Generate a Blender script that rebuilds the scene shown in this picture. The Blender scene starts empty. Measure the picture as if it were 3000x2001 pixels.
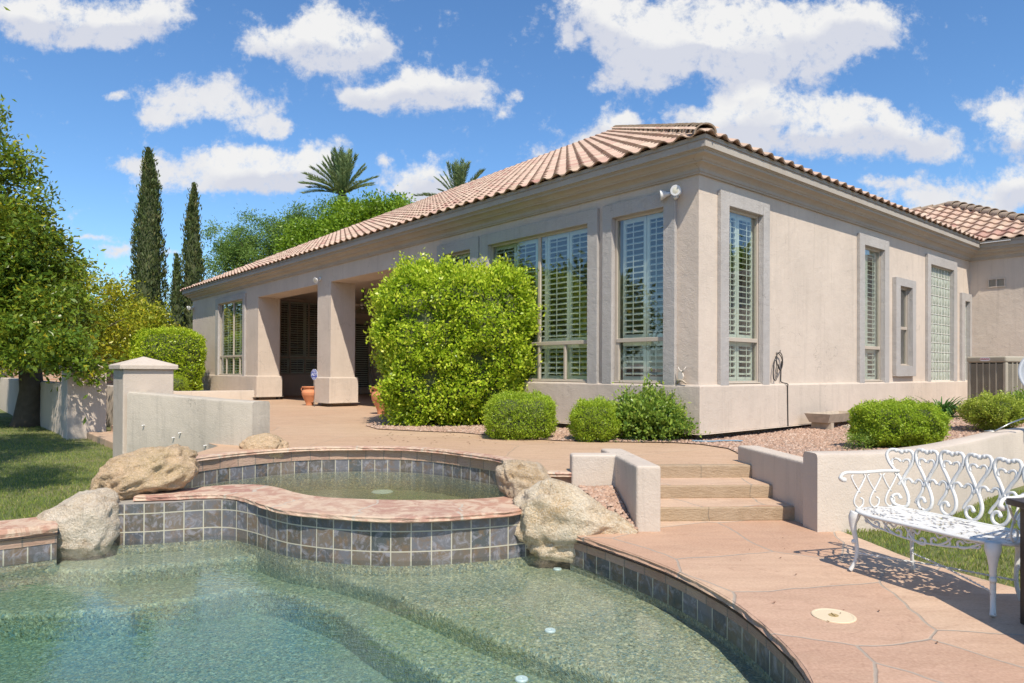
import bpy, bmesh, math, random
import numpy as np
from mathutils import Vector, Matrix, noise
from mathutils.geometry import tessellate_polygon
random.seed(7); rng=np.random.default_rng(7)
scene=bpy.context.scene; COL=scene.collection
rad=math.radians
# ------------------------------------------------------------------ camera
F=2023.; EYE=1.32; PITCH=rad(.4); ROLL=rad(.25); SH=.02447
CM=(Matrix.Rotation(math.pi/2+PITCH,3,'X')@Matrix.Rotation(ROLL,3,'Z'))
cam_d=bpy.data.cameras.new('camera'); cam=bpy.data.objects.new('camera',cam_d); COL.objects.link(cam)
cam.matrix_world=Matrix.Translation((0,0,EYE))@CM.to_4x4()
cam_d.sensor_width=36; cam_d.lens=36*F/3000; cam_d.shift_y=SH; cam_d.clip_end=3000; cam_d.clip_start=.05
scene.camera=cam
def ray(x,y): return CM@Vector(((x-1500)/F,(1000.5-y)/F+SH*3000/F,-1.))
def G(x,y,z=0.):
    d=ray(x,y); t=(z-EYE)/d.z; return Vector((t*d.x,t*d.y,z))
def AY(x,y,Y):
    d=ray(x,y); t=Y/d.y; return Vector((t*d.x,Y,EYE+t*d.z))
C0=Vector((2.564,9.5,0)); LV=Vector((-.6497,.7602,0)); RV=Vector((.7602,.6497,0))
def H(u,v,z): return C0+LV*u+RV*v+Vector((0,0,z))
# ------------------------------------------------------------------ objects
def tag(o,label=None,cat=None,group=None,kind=None):
    if label:o['label']=label
    if cat:o['category']=cat
    if group:o['group']=group
    if kind:o['kind']=kind
    return o
def root(name,loc,label,cat,group=None):
    o=bpy.data.objects.new(name,None); o.location=loc; o.empty_display_size=.1; COL.objects.link(o)
    return tag(o,label,cat,group)
def wloc(p):
    v=Vector((0,0,0))
    while p is not None:
        v+=p.location; p=p.parent
    return v
def link(name,me,mat,parent=None,smooth=False):
    o=bpy.data.objects.new(name,me)
    for m in (mat if isinstance(mat,(list,tuple)) else [mat]): me.materials.append(m)
    if smooth:
        me.polygons.foreach_set('use_smooth',[True]*len(me.polygons))
    COL.objects.link(o)
    if parent is not None:
        o.parent=parent; o.location=-wloc(parent)
    return o
def mesh(name,vs,fs,mat,parent=None,smooth=False,uvs=None,rnd=None,recalc=False):
    me=bpy.data.meshes.new(name); me.from_pydata([tuple(v) for v in vs],[],fs)
    if uvs is not None:
        l=me.uv_layers.new(name='UVMap')
        k=0
        for f in fs:
            for vi in f:
                l.data[k].uv=uvs[vi]; k+=1
    if rnd is not None:
        a=me.attributes.new('rnd','FLOAT','FACE'); a.data.foreach_set('value',rnd)
    if recalc:
        bm=bmesh.new(); bm.from_mesh(me); bmesh.ops.recalc_face_normals(bm,faces=bm.faces); bm.to_mesh(me); bm.free()
    me.validate()
    return link(name,me,mat,parent,smooth)
def fbm(name,bm,mat,parent=None,smooth=False):
    me=bpy.data.meshes.new(name); bmesh.ops.recalc_face_normals(bm,faces=bm.faces); bm.to_mesh(me); bm.free()
    return link(name,me,mat,parent,smooth)
def sharp(o,ang=35):
    me=o.data; me.polygons.foreach_set('use_smooth',[True]*len(me.polygons))
    try: me.set_sharp_from_angle(angle=rad(ang))
    except Exception: pass
    return o
def bevel(o,w,seg=2):
    bm=bmesh.new(); bm.from_mesh(o.data); bmesh.ops.remove_doubles(bm,verts=bm.verts,dist=1e-5)
    es=[e for e in bm.edges if len(e.link_faces)==2 and e.calc_face_angle(0)>.5]
    bmesh.ops.bevel(bm,geom=es,offset=w,segments=seg,affect='EDGES',profile=.5,clamp_overlap=True)
    bm.to_mesh(o.data); bm.free(); return o
def bbox(bm,f,a,b,c):
    """box: f maps (i,j,k) local to world; a,b,c ranges"""
    vs=[bm.verts.new(f(x,y,z)) for x in a for y in b for z in c]
    for q in ((0,1,3,2),(4,6,7,5),(0,4,5,1),(2,3,7,6),(0,2,6,4),(1,5,7,3)): bm.faces.new([vs[i] for i in q])
def W3(x,y,z): return Vector((x,y,z))
def tube(bm,pts,rs,seg=8,cap=True):
    pts=[Vector(p) for p in pts]
    if not isinstance(rs,(list,tuple)): rs=[rs]*len(pts)
    prev=None; rings=[]
    up=Vector((0,0,1))
    for i,p in enumerate(pts):
        t=(pts[min(i+1,len(pts)-1)]-pts[max(i-1,0)])
        if t.length<1e-9:t=Vector((0,0,1))
        t.normalize()
        if prev is None:
            n=t.cross(up)
            if n.length<.1:n=t.cross(Vector((1,0,0)))
        else: n=prev-t*prev.dot(t)
        n.normalize(); prev=n; b=t.cross(n)
        rings.append([bm.verts.new(p+(n*math.cos(k*2*math.pi/seg)+b*math.sin(k*2*math.pi/seg))*rs[i]) for k in range(seg)])
    for a,b in zip(rings,rings[1:]):
        for k in range(seg): bm.faces.new((a[k],a[(k+1)%seg],b[(k+1)%seg],b[k]))
    if cap:
        bm.faces.new(rings[0][::-1]); bm.faces.new(rings[-1])
def lathe(bm,prof,loc,seg=32,tilt=None):
    loc=Vector(loc); rings=[]
    for r,z in prof:
        ring=[]
        for k in range(seg):
            p=Vector((r*math.cos(2*math.pi*k/seg),r*math.sin(2*math.pi*k/seg),z))
            if tilt is not None:p=tilt@p
            ring.append(bm.verts.new(loc+p))
        rings.append(ring)
    for a,b in zip(rings,rings[1:]):
        for k in range(seg): bm.faces.new((a[k],a[(k+1)%seg],b[(k+1)%seg],b[k]))
    if prof[0][0]>1e-4: bm.faces.new(rings[0][::-1])
    if prof[-1][0]>1e-4: bm.faces.new(rings[-1])
def cat(pts,n=6,closed=False):
    """catmull-rom resample of 2D/3D points"""
    P=[Vector(p) for p in pts]; out=[]; m=len(P)
    for i in range(m if closed else m-1):
        if closed: a,b,c,d=P[i-1],P[i],P[(i+1)%m],P[(i+2)%m]
        else: a,b,c,d=P[max(i-1,0)],P[i],P[i+1],P[min(i+2,m-1)]
        for k in range(n):
            t=k/n
            out.append(.5*((2*b)+(c-a)*t+(2*a-5*b+4*c-d)*t*t+(3*b-a-3*c+d)*t**3))
    if not closed: out.append(P[-1])
    return out
def sweep(name,path,prof,mat,parent=None,closedprof=False,caps=False,smooth=False,closed=False,jit=0,uo=0,vo=0):
    """profile (offset to the right of travel, z) swept along a flat path; UV = (length, profile length)"""
    P=[Vector((p[0],p[1])) for p in path]; n=len(P); dist=0; vs=[];uvs=[]
    pl=[0]
    for a,b in zip(prof,prof[1:]): pl.append(pl[-1]+math.hypot(b[0]-a[0],b[1]-a[1]))
    m=len(prof)
    idx=list(range(n))+([0] if closed else [])
    for c,i in enumerate(idx):
        p=P[i]
        if closed: a=P[(i-1)%n];b=P[(i+1)%n]
        else: a=P[i-1] if i>0 else None; b=P[i+1] if i<n-1 else None
        d1=(p-a).normalized() if a is not None else None; d2=(b-p).normalized() if b is not None else None
        if d1 is None:d1=d2
        if d2 is None:d2=d1
        n1=Vector((d1.y,-d1.x)); n2=Vector((d2.y,-d2.x)); mm=(n1+n2)
        mm=mm/ max(.3,mm.length_squared/2) if mm.length>1e-6 else n1
        if c>0: dist+=(p-P[idx[c-1]]).length
        for j,(o,z) in enumerate(prof):
            q=p+mm*o
            jz=0
            if jit:
                w=noise.noise(Vector((q.x*9,q.y*9,z*14+j*3)))*jit+noise.noise(Vector((q.x*27,q.y*27,z*30+j)))*jit*.5
                q=q+mm.normalized()*(w if o>-.0015 else 0)
            vs.append((q.x,q.y,z+jz)); uvs.append((dist+uo,pl[j]+vo))
    fs=[]
    for i in range(len(idx)-1):
        for j in range(m-1 if not closedprof else m):
            j2=(j+1)%m
            fs.append((i*m+j,(i+1)*m+j,(i+1)*m+j2,i*m+j2))
    if caps:
        fs.append(tuple(range(m))[::-1]); k=(len(idx)-1)*m; fs.append(tuple(range(k,k+m)))
    o=mesh(name,vs,fs,mat,parent,smooth=False,uvs=uvs)
    if smooth: sharp(o,40)
    return o
def sheet(name,loops,z,mat,parent=None,zf=None):
    loops=[[Vector((p[0],p[1],0)) for p in l] for l in loops]
    tr=tessellate_polygon(loops); vs=[p for l in loops for p in l]
    fs=[]
    for t in tr:
        a,b,c=[vs[i] for i in t]
        if (b-a).cross(c-a).z<0:t=(t[0],t[2],t[1])
        fs.append(tuple(t))
    return mesh(name,[(p.x,p.y,z if zf is None else zf(p.x,p.y)) for p in vs],fs,mat,parent)
def inpoly(x,y,poly):
    ins=np.zeros(x.shape,bool); n=len(poly)
    for i in range(n):
        x1,y1=poly[i][0],poly[i][1]; x2,y2=poly[(i+1)%n][0],poly[(i+1)%n][1]
        if y1==y2: continue
        c=((y1>y)!=(y2>y))&(x<(x2-x1)*(y-y1)/(y2-y1)+x1); ins^=c
    return ins
# ------------------------------------------------------------------ materials
def newmat(name):
    m=bpy.data.materials.new(name); m.use_nodes=True; nt=m.node_tree; nt.nodes.clear()
    return m,nt
class N:
    def __init__(s,nt): s.nt=nt
    def __call__(s,t,ins=None,**kw):
        n=s.nt.nodes.new(t)
        for k,v in kw.items(): setattr(n,k,v)
        for k,v in (ins or {}).items():
            if isinstance(v,bpy.types.NodeSocket): s.nt.links.new(v,n.inputs[k])
            elif isinstance(v,bpy.types.Node): s.nt.links.new(v.outputs[0],n.inputs[k])
            else: n.inputs[k].default_value=v
        return n
    def link(s,a,b): s.nt.links.new(a,b)
    def math(s,op,a,b=None,c=None,clamp=False):
        n=s.nt.nodes.new('ShaderNodeMath'); n.operation=op; n.use_clamp=clamp
        for i,v in enumerate((a,b,c)):
            if v is None: continue
            if isinstance(v,bpy.types.NodeSocket): s.nt.links.new(v,n.inputs[i])
            else: n.inputs[i].default_value=v
        return n.outputs[0]
    def ramp(s,fac,stops,interp='LINEAR'):
        n=s.nt.nodes.new('ShaderNodeValToRGB'); n.color_ramp.interpolation=interp
        e=n.color_ramp.elements
        while len(e)<len(stops): e.new(.5)
        for q,(p,c) in zip(e,stops):
            q.position=p; q.color=(c[0],c[1],c[2],1) if not isinstance(c,(int,float)) else (c,c,c,1)
        s.nt.links.new(fac,n.inputs[0]); return n.outputs[0]
    def mix(s,f,a,b,blend='MIX'):
        n=s.nt.nodes.new('ShaderNodeMix'); n.data_type='RGBA'; n.blend_type=blend
        for i,v in ((0,f),(6,a),(7,b)):
            if isinstance(v,bpy.types.NodeSocket): s.nt.links.new(v,n.inputs[i])
            else: n.inputs[i].default_value=v if i==0 or len(v)==4 else (*v,1)
        return n.outputs[2]
    def noise(s,vec,scale,detail=4,rough=.5,dist=0,out=0):
        n=s.nt.nodes.new('ShaderNodeTexNoise'); n.inputs['Scale'].default_value=scale; n.inputs['Detail'].default_value=detail
        n.inputs['Roughness'].default_value=rough; n.inputs['Distortion'].default_value=dist
        if vec is not None:s.nt.links.new(vec,n.inputs['Vector'])
        return n.outputs[out]
    def pos(s,sc=(1,1,1)):
        g=s.nt.nodes.new('ShaderNodeNewGeometry'); o=g.outputs['Position']
        if sc!=(1,1,1):
            m=s.nt.nodes.new('ShaderNodeMapping'); m.inputs['Scale'].default_value=sc; s.nt.links.new(o,m.inputs[0]); o=m.outputs[0]
        return o
    def attr(s,name='rnd'):
        a=s.nt.nodes.new('ShaderNodeAttribute'); a.attribute_name=name; return a.outputs['Fac']
    def bump(s,h,st=.3,d=.01,nrm=None):
        b=s.nt.nodes.new('ShaderNodeBump'); b.inputs['Strength'].default_value=st; b.inputs['Distance'].default_value=d
        s.nt.links.new(h,b.inputs['Height'])
        if nrm is not None:s.nt.links.new(nrm,b.inputs['Normal'])
        return b.outputs[0]
    def pbsdf(s,col,rough=.8,normal=None,**kw):
        b=s.nt.nodes.new('ShaderNodeBsdfPrincipled')
        d={'Base Color':col,'Roughness':rough,**kw}
        for k,v in d.items():
            if isinstance(v,bpy.types.NodeSocket): s.nt.links.new(v,b.inputs[k])
            elif isinstance(v,(tuple,list)): b.inputs[k].default_value=(*v,1) if len(v)==3 else v
            else: b.inputs[k].default_value=v
        if normal is not None:s.nt.links.new(normal,b.inputs['Normal'])
        return b.outputs[0]
    def out(s,sh,vol=None):
        o=s.nt.nodes.new('ShaderNodeOutputMaterial'); s.nt.links.new(sh,o.inputs[0])
        if vol is not None:s.nt.links.new(vol,o.inputs['Volume'])
def plain(name,col,rough=.6,metal=0,bumps=0,bs=60,var=.12,vs=6):
    m,nt=newmat(name); n=N(nt); p=n.pos()
    c=n.mix(n.noise(p,vs,4),tuple(x*(1-var) for x in col),tuple(min(1,x*(1+var)) for x in col))
    nr=n.bump(n.noise(p,bs,3),bumps,.005) if bumps else None
    n.out(n.pbsdf(c,rough,nr,Metallic=metal)); return m
def stucco(name,col,stain=.12,stcol=(.33,.29,.24),bs=.55):
    m,nt=newmat(name); n=N(nt); p=n.pos(); pv=n.pos((2.2,2.2,.6))
    c=n.mix(n.ramp(n.noise(p,1.1,6,.6),[(.3,0),(.75,1)]),tuple(x*.9 for x in col),tuple(min(1,x*1.07) for x in col))
    c=n.mix(n.math('MULTIPLY',n.ramp(n.noise(pv,1.7,7,.65),[(.5,0),(.8,1)]),stain),c,stcol)
    c=n.mix(n.math('MULTIPLY',n.noise(p,45,3,.6),.05),c,(.95,.9,.85))
    wv=n.noise(p,2.2,4,.6,out=1); wa=n('ShaderNodeVectorMath',operation='ADD'); n.link(p,wa.inputs[0]); n.link(wv,wa.inputs[1])
    cr=n('ShaderNodeTexVoronoi',{'Scale':.55},feature='DISTANCE_TO_EDGE'); n.link(wa.outputs[0],cr.inputs['Vector'])
    crk=n.math('MULTIPLY',n.math('LESS_THAN',cr.outputs['Distance'],.0022),n.ramp(n.noise(p,1.3,3),[(.5,0),(.56,1)]))
    c=n.mix(n.math('MULTIPLY',crk,.45),c,tuple(x*.45 for x in stcol))
    drp=n.ramp(n.noise(n.pos((7,7,.35)),1.6,6,.7),[(.54,0),(.76,1)]); c=n.mix(n.math('MULTIPLY',drp,.32),c,tuple(x*.8 for x in stcol))
    h=n.math('ADD',n.noise(p,55,4,.6),n.math('MULTIPLY',n.noise(p,7,4,.55),1.6))
    n.out(n.pbsdf(c,.9,n.bump(h,bs,.012),**{'Specular IOR Level':.25})); return m
def leafmat(name,cols,trans=.3,rough=.45,scale=2.5,tcol=None,patch=.35):
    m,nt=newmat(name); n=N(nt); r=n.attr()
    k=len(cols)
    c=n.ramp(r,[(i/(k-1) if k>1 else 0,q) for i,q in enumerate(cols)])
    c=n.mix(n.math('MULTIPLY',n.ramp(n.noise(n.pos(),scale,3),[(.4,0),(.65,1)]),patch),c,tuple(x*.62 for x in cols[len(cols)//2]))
    s=n.pbsdf(c,rough,**{'Specular IOR Level':.35})
    t=n('ShaderNodeBsdfTranslucent'); n.link(n.mix(.5,c,tcol or tuple(min(1,x*1.6) for x in cols[-1])),t.inputs[0])
    mx=n('ShaderNodeMixShader'); mx.inputs[0].default_value=trans; n.link(s,mx.inputs[1]); n.link(t.outputs[0],mx.inputs[2])
    n.out(mx.outputs[0]); return m
M={}
M['wall']=stucco('stucco_wall',(.575,.49,.41),.22,(.36,.31,.26))
M['trim']=stucco('stucco_trim',(.40,.38,.36),.12,(.30,.27,.25),.8)
M['cornice']=stucco('cornice_plaster',(.385,.35,.305),.35,(.38,.28,.17),.25)
M['greywall']=stucco('grey_stucco',(.48,.43,.355),.6,(.22,.20,.17),.5)  # greyer than the other garden walls, with stronger dark blotches
M['white_wall']=stucco('light_stucco',(.535,.46,.385),.22,(.35,.31,.27),.4)
M['footing']=stucco('footing',(.32,.235,.16),.3)
M['frame']=plain('window_frame',(.46,.40,.33),.45)
M['dark']=plain('dark_room',(.035,.032,.03),.9)
M['shutter']=plain('shutter_white',(.64,.64,.60),.35,var=.03)
M['white']=plain('white_paint',(.66,.66,.65),.4,bumps=.15,bs=40,var=.05)
M['metal']=plain('grey_metal',(.35,.35,.34),.35,.8)
m,nt=newmat('bench_paint'); n=N(nt); p=n.pos()
chip=n.math('MULTIPLY',n.ramp(n.noise(p,9,4,.7),[(.60,0),(.64,1)]),n.ramp(n.noise(p,60,3,.6),[(.55,0),(.60,1)]))
c=n.mix(n.noise(p,7,4),(.62,.62,.60),(.72,.72,.70)); c=n.mix(n.math('MULTIPLY',n.ramp(n.noise(p,26,4,.6),[(.55,0),(.75,1)]),.25),c,(.42,.38,.31)); c=n.mix(chip,c,(.10,.05,.025))
n.out(n.pbsdf(c,.42,n.bump(n.noise(p,70,3),.25,.003))); M['benchwhite']=m
M['black']=plain('black_rubber',(.03,.028,.025),.6)
M['bark']=plain('bark',(.10,.078,.058),.95,bumps=1,bs=25,var=.45,vs=9)
M['twig']=plain('twig',(.07,.085,.035),.95,var=.3)
M['mortar']=plain('mortar',(.30,.28,.25),.9,bumps=.6,bs=50,var=.2)
M['ceiling']=plain('patio_ceiling',(.62,.53,.45),.85)
# roof tiles
m,nt=newmat('roof_tile'); n=N(nt); r=n.attr()
c=n.ramp(r,[(0,(.42,.295,.21)),(.25,(.51,.375,.28)),(.5,(.46,.31,.235)),(.72,(.56,.43,.325)),(.88,(.46,.28,.215)),(.96,(.37,.20,.155)),(1,(.53,.405,.305))])
c=n.mix(n.math('MULTIPLY',n.ramp(n.noise(n.pos(),5,6,.7),[(.45,0),(.75,1)]),.45),c,(.40,.31,.235))
M['tile']=m; n.out(n.pbsdf(c,.85,n.bump(n.noise(n.pos(),45,4,.6),.4,.01)))
m,nt=newmat('ridge_tile'); n=N(nt)
c=n.mix(n.ramp(n.noise(n.pos(),14,6,.75),[(.35,0),(.7,1)]),(.26,.205,.145),(.47,.36,.265))
M['ridge']=m; n.out(n.pbsdf(c,.95,n.bump(n.noise(n.pos(),40,5,.7),.8,.012)))
# flagstone
def flagstone(name,scale,jw,jcol,cols,jvis=1.,seed=0.):
    m,nt=newmat(name); n=N(nt); p=n.pos((1,1,0.2))
    off=n('ShaderNodeVectorMath',{1:(seed,seed*1.7,0)},operation='ADD'); n.link(p,off.inputs[0]); p=off.outputs[0]
    nz=n.noise(p,.9,3,.5,out=1)
    wv=n('ShaderNodeVectorMath',{1:(.5,.5,0)},operation='SUBTRACT'); n.link(nz,wv.inputs[0])
    ws=n('ShaderNodeVectorMath',{'Scale':.32},operation='SCALE'); n.link(wv.outputs[0],ws.inputs[0])
    nz2=n.noise(p,7,3,.6,out=1)
    w2=n('ShaderNodeVectorMath',{1:(.5,.5,0)},operation='SUBTRACT'); n.link(nz2,w2.inputs[0])
    w2s=n('ShaderNodeVectorMath',{'Scale':.018},operation='SCALE'); n.link(w2.outputs[0],w2s.inputs[0])
    ad=n('ShaderNodeVectorMath',operation='ADD'); n.link(p,ad.inputs[0]); n.link(ws.outputs[0],ad.inputs[1])
    ad2=n('ShaderNodeVectorMath',operation='ADD'); n.link(ad.outputs[0],ad2.inputs[0]); n.link(w2s.outputs[0],ad2.inputs[1])
    ed=n('ShaderNodeTexVoronoi',{'Scale':scale,'Randomness':.95},feature='DISTANCE_TO_EDGE',voronoi_dimensions='2D'); n.link(ad2.outputs[0],ed.inputs['Vector'])
    ce=n('ShaderNodeTexVoronoi',{'Scale':scale,'Randomness':.95},feature='F1',voronoi_dimensions='2D'); n.link(ad2.outputs[0],ce.inputs['Vector'])
    sep=n('ShaderNodeSeparateColor'); n.link(ce.outputs['Color'],sep.inputs[0])
    k=len(cols)
    base=n.ramp(sep.outputs[0],[(i/(k-1),q) for i,q in enumerate(cols)])
    st=n.pos((1.2,5,1))
    s1=n.ramp(n.noise(st,1.3,7,.65,.6),[(.35,0),(.7,1)])
    base=n.mix(n.math('MULTIPLY',s1,.6),base,tuple(x*.70 for x in cols[1]))
    st2=n.ramp(n.noise(p,5.5,6,.7,1.5),[(.56,0),(.68,1)]); base=n.mix(n.math('MULTIPLY',st2,.42),base,(.27,.15,.10))
    s2=n.ramp(n.noise(p,2.2,7,.7,.8),[(.45,0),(.75,1)])
    base=n.mix(n.math('MULTIPLY',s2,.35),base,(.52,.37,.255))
    s3=n.ramp(n.noise(p,.7,5,.6),[(.5,0),(.8,1)])
    base=n.mix(n.math('MULTIPLY',s3,.25),base,(.40,.22,.145))
    fine=n.noise(p,60,3,.6)
    base=n.mix(.18,base,n.ramp(fine,[(.3,(.25,.15,.1)),(.7,(.8,.6,.45))]))
    j=n.math('LESS_THAN',ed.outputs['Distance'],jw); jn=n.ramp(ed.outputs['Distance'],[(0,1),(jw*.75,1),(jw*1.3,0)])
    c=n.mix(n.math('MULTIPLY',jn,jvis),base,jcol)
    hgt=n.math('ADD',n.math('MULTIPLY',n.math('SUBTRACT',1,jn),.8),n.math('ADD',n.math('MULTIPLY',n.noise(st,3,8,.7),.8),n.math('MULTIPLY',fine,.1)))
    n.out(n.pbsdf(c,.72,n.bump(hgt,.5,.012),**{'Specular IOR Level':.35})); return m
SAND=[(.55,.36,.23),(.47,.285,.19),(.60,.43,.29),(.51,.325,.23),(.61,.46,.33),(.43,.255,.175),(.55,.385,.285)]
M['flag']=flagstone('flagstone_deck',1.15,.0085,(.34,.30,.25),SAND,.85,3.)
M['flagt']=flagstone('flagstone_terrace',.55,.006,(.38,.29,.21),[(.52,.355,.23),(.50,.33,.21),(.54,.38,.25),(.50,.335,.215)],.6,11.)
# coping with joints along u
def stonestrip(name,cols,pitch,jw,jcol,pk=.75):
    m,nt=newmat(name); n=N(nt); uv=n('ShaderNodeTexCoord').outputs['UV']
    sx=n('ShaderNodeSeparateXYZ'); n.link(uv,sx.inputs[0])
    u=n.math('ADD',n.math('DIVIDE',sx.outputs[0],pitch),n.math('MULTIPLY',n.noise(n.pos(),5,2),.12))
    fr=n.math('FRACT',u); fl=n.math('FLOOR',u)
    wn=n('ShaderNodeTexWhiteNoise',noise_dimensions='1D'); n.link(fl,wn.inputs['W'])
    k=len(cols); c=n.ramp(wn.outputs['Value'],[(i/(k-1),q) for i,q in enumerate(cols)])
    p=n.pos()
    c=n.mix(n.math('MULTIPLY',n.ramp(n.noise(p,6,7,.7,.8),[(.45,0),(.55,1)]),pk),c,(.62,.49,.36) if pk>.5 else (.47,.36,.25))
    c=n.mix(n.math('MULTIPLY',n.ramp(n.noise(p,3.3,7,.7,.5),[(.5,0),(.62,1)]),.5*pk),c,(.36,.19,.15) if pk>.5 else (.27,.19,.12))
    j=n.math('LESS_THAN',fr,jw/pitch)
    c=n.mix(n.math('MULTIPLY',j,.8),c,jcol)
    h=n.math('ADD',n.noise(n.pos((1,1,4)),14,8,.72),n.math('MULTIPLY',n.math('SUBTRACT',1,j),.35))
    n.out(n.pbsdf(c,.75,n.bump(h,.8,.018))); return m
M['coping']=stonestrip('coping_stone',[(.44,.25,.175),(.50,.33,.24),(.37,.18,.14),(.54,.39,.28)],.85,.022,(.50,.45,.37))
M['riser']=stonestrip('riser_stone',[(.36,.22,.155),(.42,.28,.2),(.33,.21,.16),(.45,.31,.235)],.225,.012,(.20,.17,.14),.3)
M['stepstone']=stonestrip('step_stone',[(.36,.265,.165),(.40,.30,.2),(.345,.25,.16)],.9,.008,(.22,.18,.13),.28)
# pool tile
m,nt=newmat('slate_tile'); n=N(nt); uv=n('ShaderNodeTexCoord').outputs['UV']; sx=n('ShaderNodeSeparateXYZ'); n.link(uv,sx.inputs[0])
T=.162
u=n.math('DIVIDE',sx.outputs[0],T); v=n.math('DIVIDE',sx.outputs[1],T)
fu=n.math('FRACT',u); fv=n.math('FRACT',v)
g=n.math('MAXIMUM',n.math('GREATER_THAN',n.math('ABSOLUTE',n.math('SUBTRACT',fu,.5)),.471),n.math('GREATER_THAN',n.math('ABSOLUTE',n.math('SUBTRACT',fv,.5)),.471))
cb=n('ShaderNodeCombineXYZ'); n.link(n.math('FLOOR',u),cb.inputs[0]); n.link(n.math('FLOOR',v),cb.inputs[1])
wn=n('ShaderNodeTexWhiteNoise',noise_dimensions='2D'); n.link(cb.outputs[0],wn.inputs['Vector'])
p=n.pos()
c=n.ramp(wn.outputs['Value'],[(0,(.06,.07,.07)),(.35,(.13,.13,.145)),(.6,(.09,.08,.065)),(.8,(.16,.135,.11)),(1,(.055,.065,.08))])
c=n.mix(n.math('MULTIPLY',n.ramp(n.noise(p,9,6,.72,.6),[(.48,0),(.62,1)]),.6),c,(.17,.105,.05))
off=n('ShaderNodeVectorMath',operation='ADD'); n.link(p,off.inputs[0]); n.link(wn.outputs['Color'],off.inputs[1])
c=n.mix(n.math('MULTIPLY',n.ramp(n.noise(off.outputs[0],11,7,.7,1.2),[(.5,0),(.62,1)]),.6),c,(.27,.27,.31))
c=n.mix(n.math('MULTIPLY',n.ramp(n.noise(n.pos((22,22,3)),1,5,.7),[(.6,0),(.75,1)]),.35),c,(.42,.42,.42))
c=n.mix(g,c,(.43,.405,.315))
n.out(n.pbsdf(c,n.ramp(n.noise(p,12,4),[(.3,.28),(.7,.6)]),n.bump(n.math('ADD',n.noise(p,30,5,.6),n.math('MULTIPLY',g,-1.)),.35,.006)))
M['slate']=m
# pebble pool finish
m,nt=newmat('pebble_finish'); n=N(nt); p=n.pos()
vo=n('ShaderNodeTexVoronoi',{'Scale':120.},feature='F1'); n.link(p,vo.inputs['Vector']); sc=n('ShaderNodeSeparateColor'); n.link(vo.outputs['Color'],sc.inputs[0])
c=n.ramp(sc.outputs[0],[(0,(.07,.065,.035)),(.2,(.26,.235,.13)),(.45,(.42,.375,.23)),(.65,(.27,.28,.17)),(.8,(.58,.52,.33)),(.9,(.13,.26,.33)),(1,(.85,.80,.60))],'CONSTANT')
vo2=n('ShaderNodeTexVoronoi',{'Scale':62.},feature='F1'); n.link(p,vo2.inputs['Vector']); s2=n('ShaderNodeSeparateColor'); n.link(vo2.outputs['Color'],s2.inputs[0])
c=n.mix(.6,c,n.ramp(s2.outputs[1],[(0,(.05,.075,.05)),(.25,(.38,.34,.20)),(.5,(.14,.22,.22)),(.75,(.28,.29,.17)),(1,(.72,.64,.42))]))
c=n.mix(n.math('MULTIPLY',n.ramp(n.noise(p,1.5,5,.6),[(.45,0),(.7,1)]),.35),c,(.22,.22,.16))
n.out(n.pbsdf(c,.6,n.bump(vo.outputs['Distance'],.5,.008))); M['pebble']=m
# water: clear with fresnel reflection, absorbing volume
def water(name,absorb,dens,bs,bstr):
    m,nt=newmat(name); n=N(nt); p=n.pos()
    wv=n('ShaderNodeMapping',{'Scale':(1,1.6,1),'Rotation':(0,0,.5)}); n.link(p,wv.inputs[0])
    h=n.math('ADD',n.noise(wv.outputs[0],bs,3,.55,.4),n.math('MULTIPLY',n.noise(wv.outputs[0],bs*4,3,.6,.3),.25))
    ring=n('ShaderNodeVectorMath',{1:(-1.95,5.45,-.2)},operation='DISTANCE'); n.link(p,ring.inputs[0])
    rw=n.math('MULTIPLY',n.math('SINE',n.math('MULTIPLY',ring.outputs['Value'],120.)),n.math('MULTIPLY',n.ramp(ring.outputs['Value'],[(.0,.12),(.9,0)]),1.))
    h=n.math('ADD',h,rw)
    nr=n.bump(h,bstr,.02)
    gl=n('ShaderNodeBsdfGlossy',{'Roughness':.015}); n.link(nr,gl.inputs['Normal'])
    rf=n('ShaderNodeBsdfTransparent',{'Color':(.97,.99,.98,1)})
    fr=n('ShaderNodeFresnel',{'IOR':1.33}); n.link(nr,fr.inputs['Normal'])
    geo=n('ShaderNodeNewGeometry')
    fac=n.math('MULTIPLY',n.math('MULTIPLY',fr.outputs[0],n.math('SUBTRACT',1,geo.outputs['Backfacing'])),1.4,clamp=True)
    mx=n('ShaderNodeMixShader'); n.link(fac,mx.inputs[0]); n.link(rf.outputs[0],mx.inputs[1]); n.link(gl.outputs[0],mx.inputs[2])
    va=n('ShaderNodeVolumeAbsorption',{'Color':(*absorb,1),'Density':dens})
    n.out(mx.outputs[0],va.outputs[0]); return m
M['water']=water('pool_water',(.46,.77,.80),.95,8.,.11)
M['spawater']=water('spa_water',(.66,.74,.56),.75,14.,.14)
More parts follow.
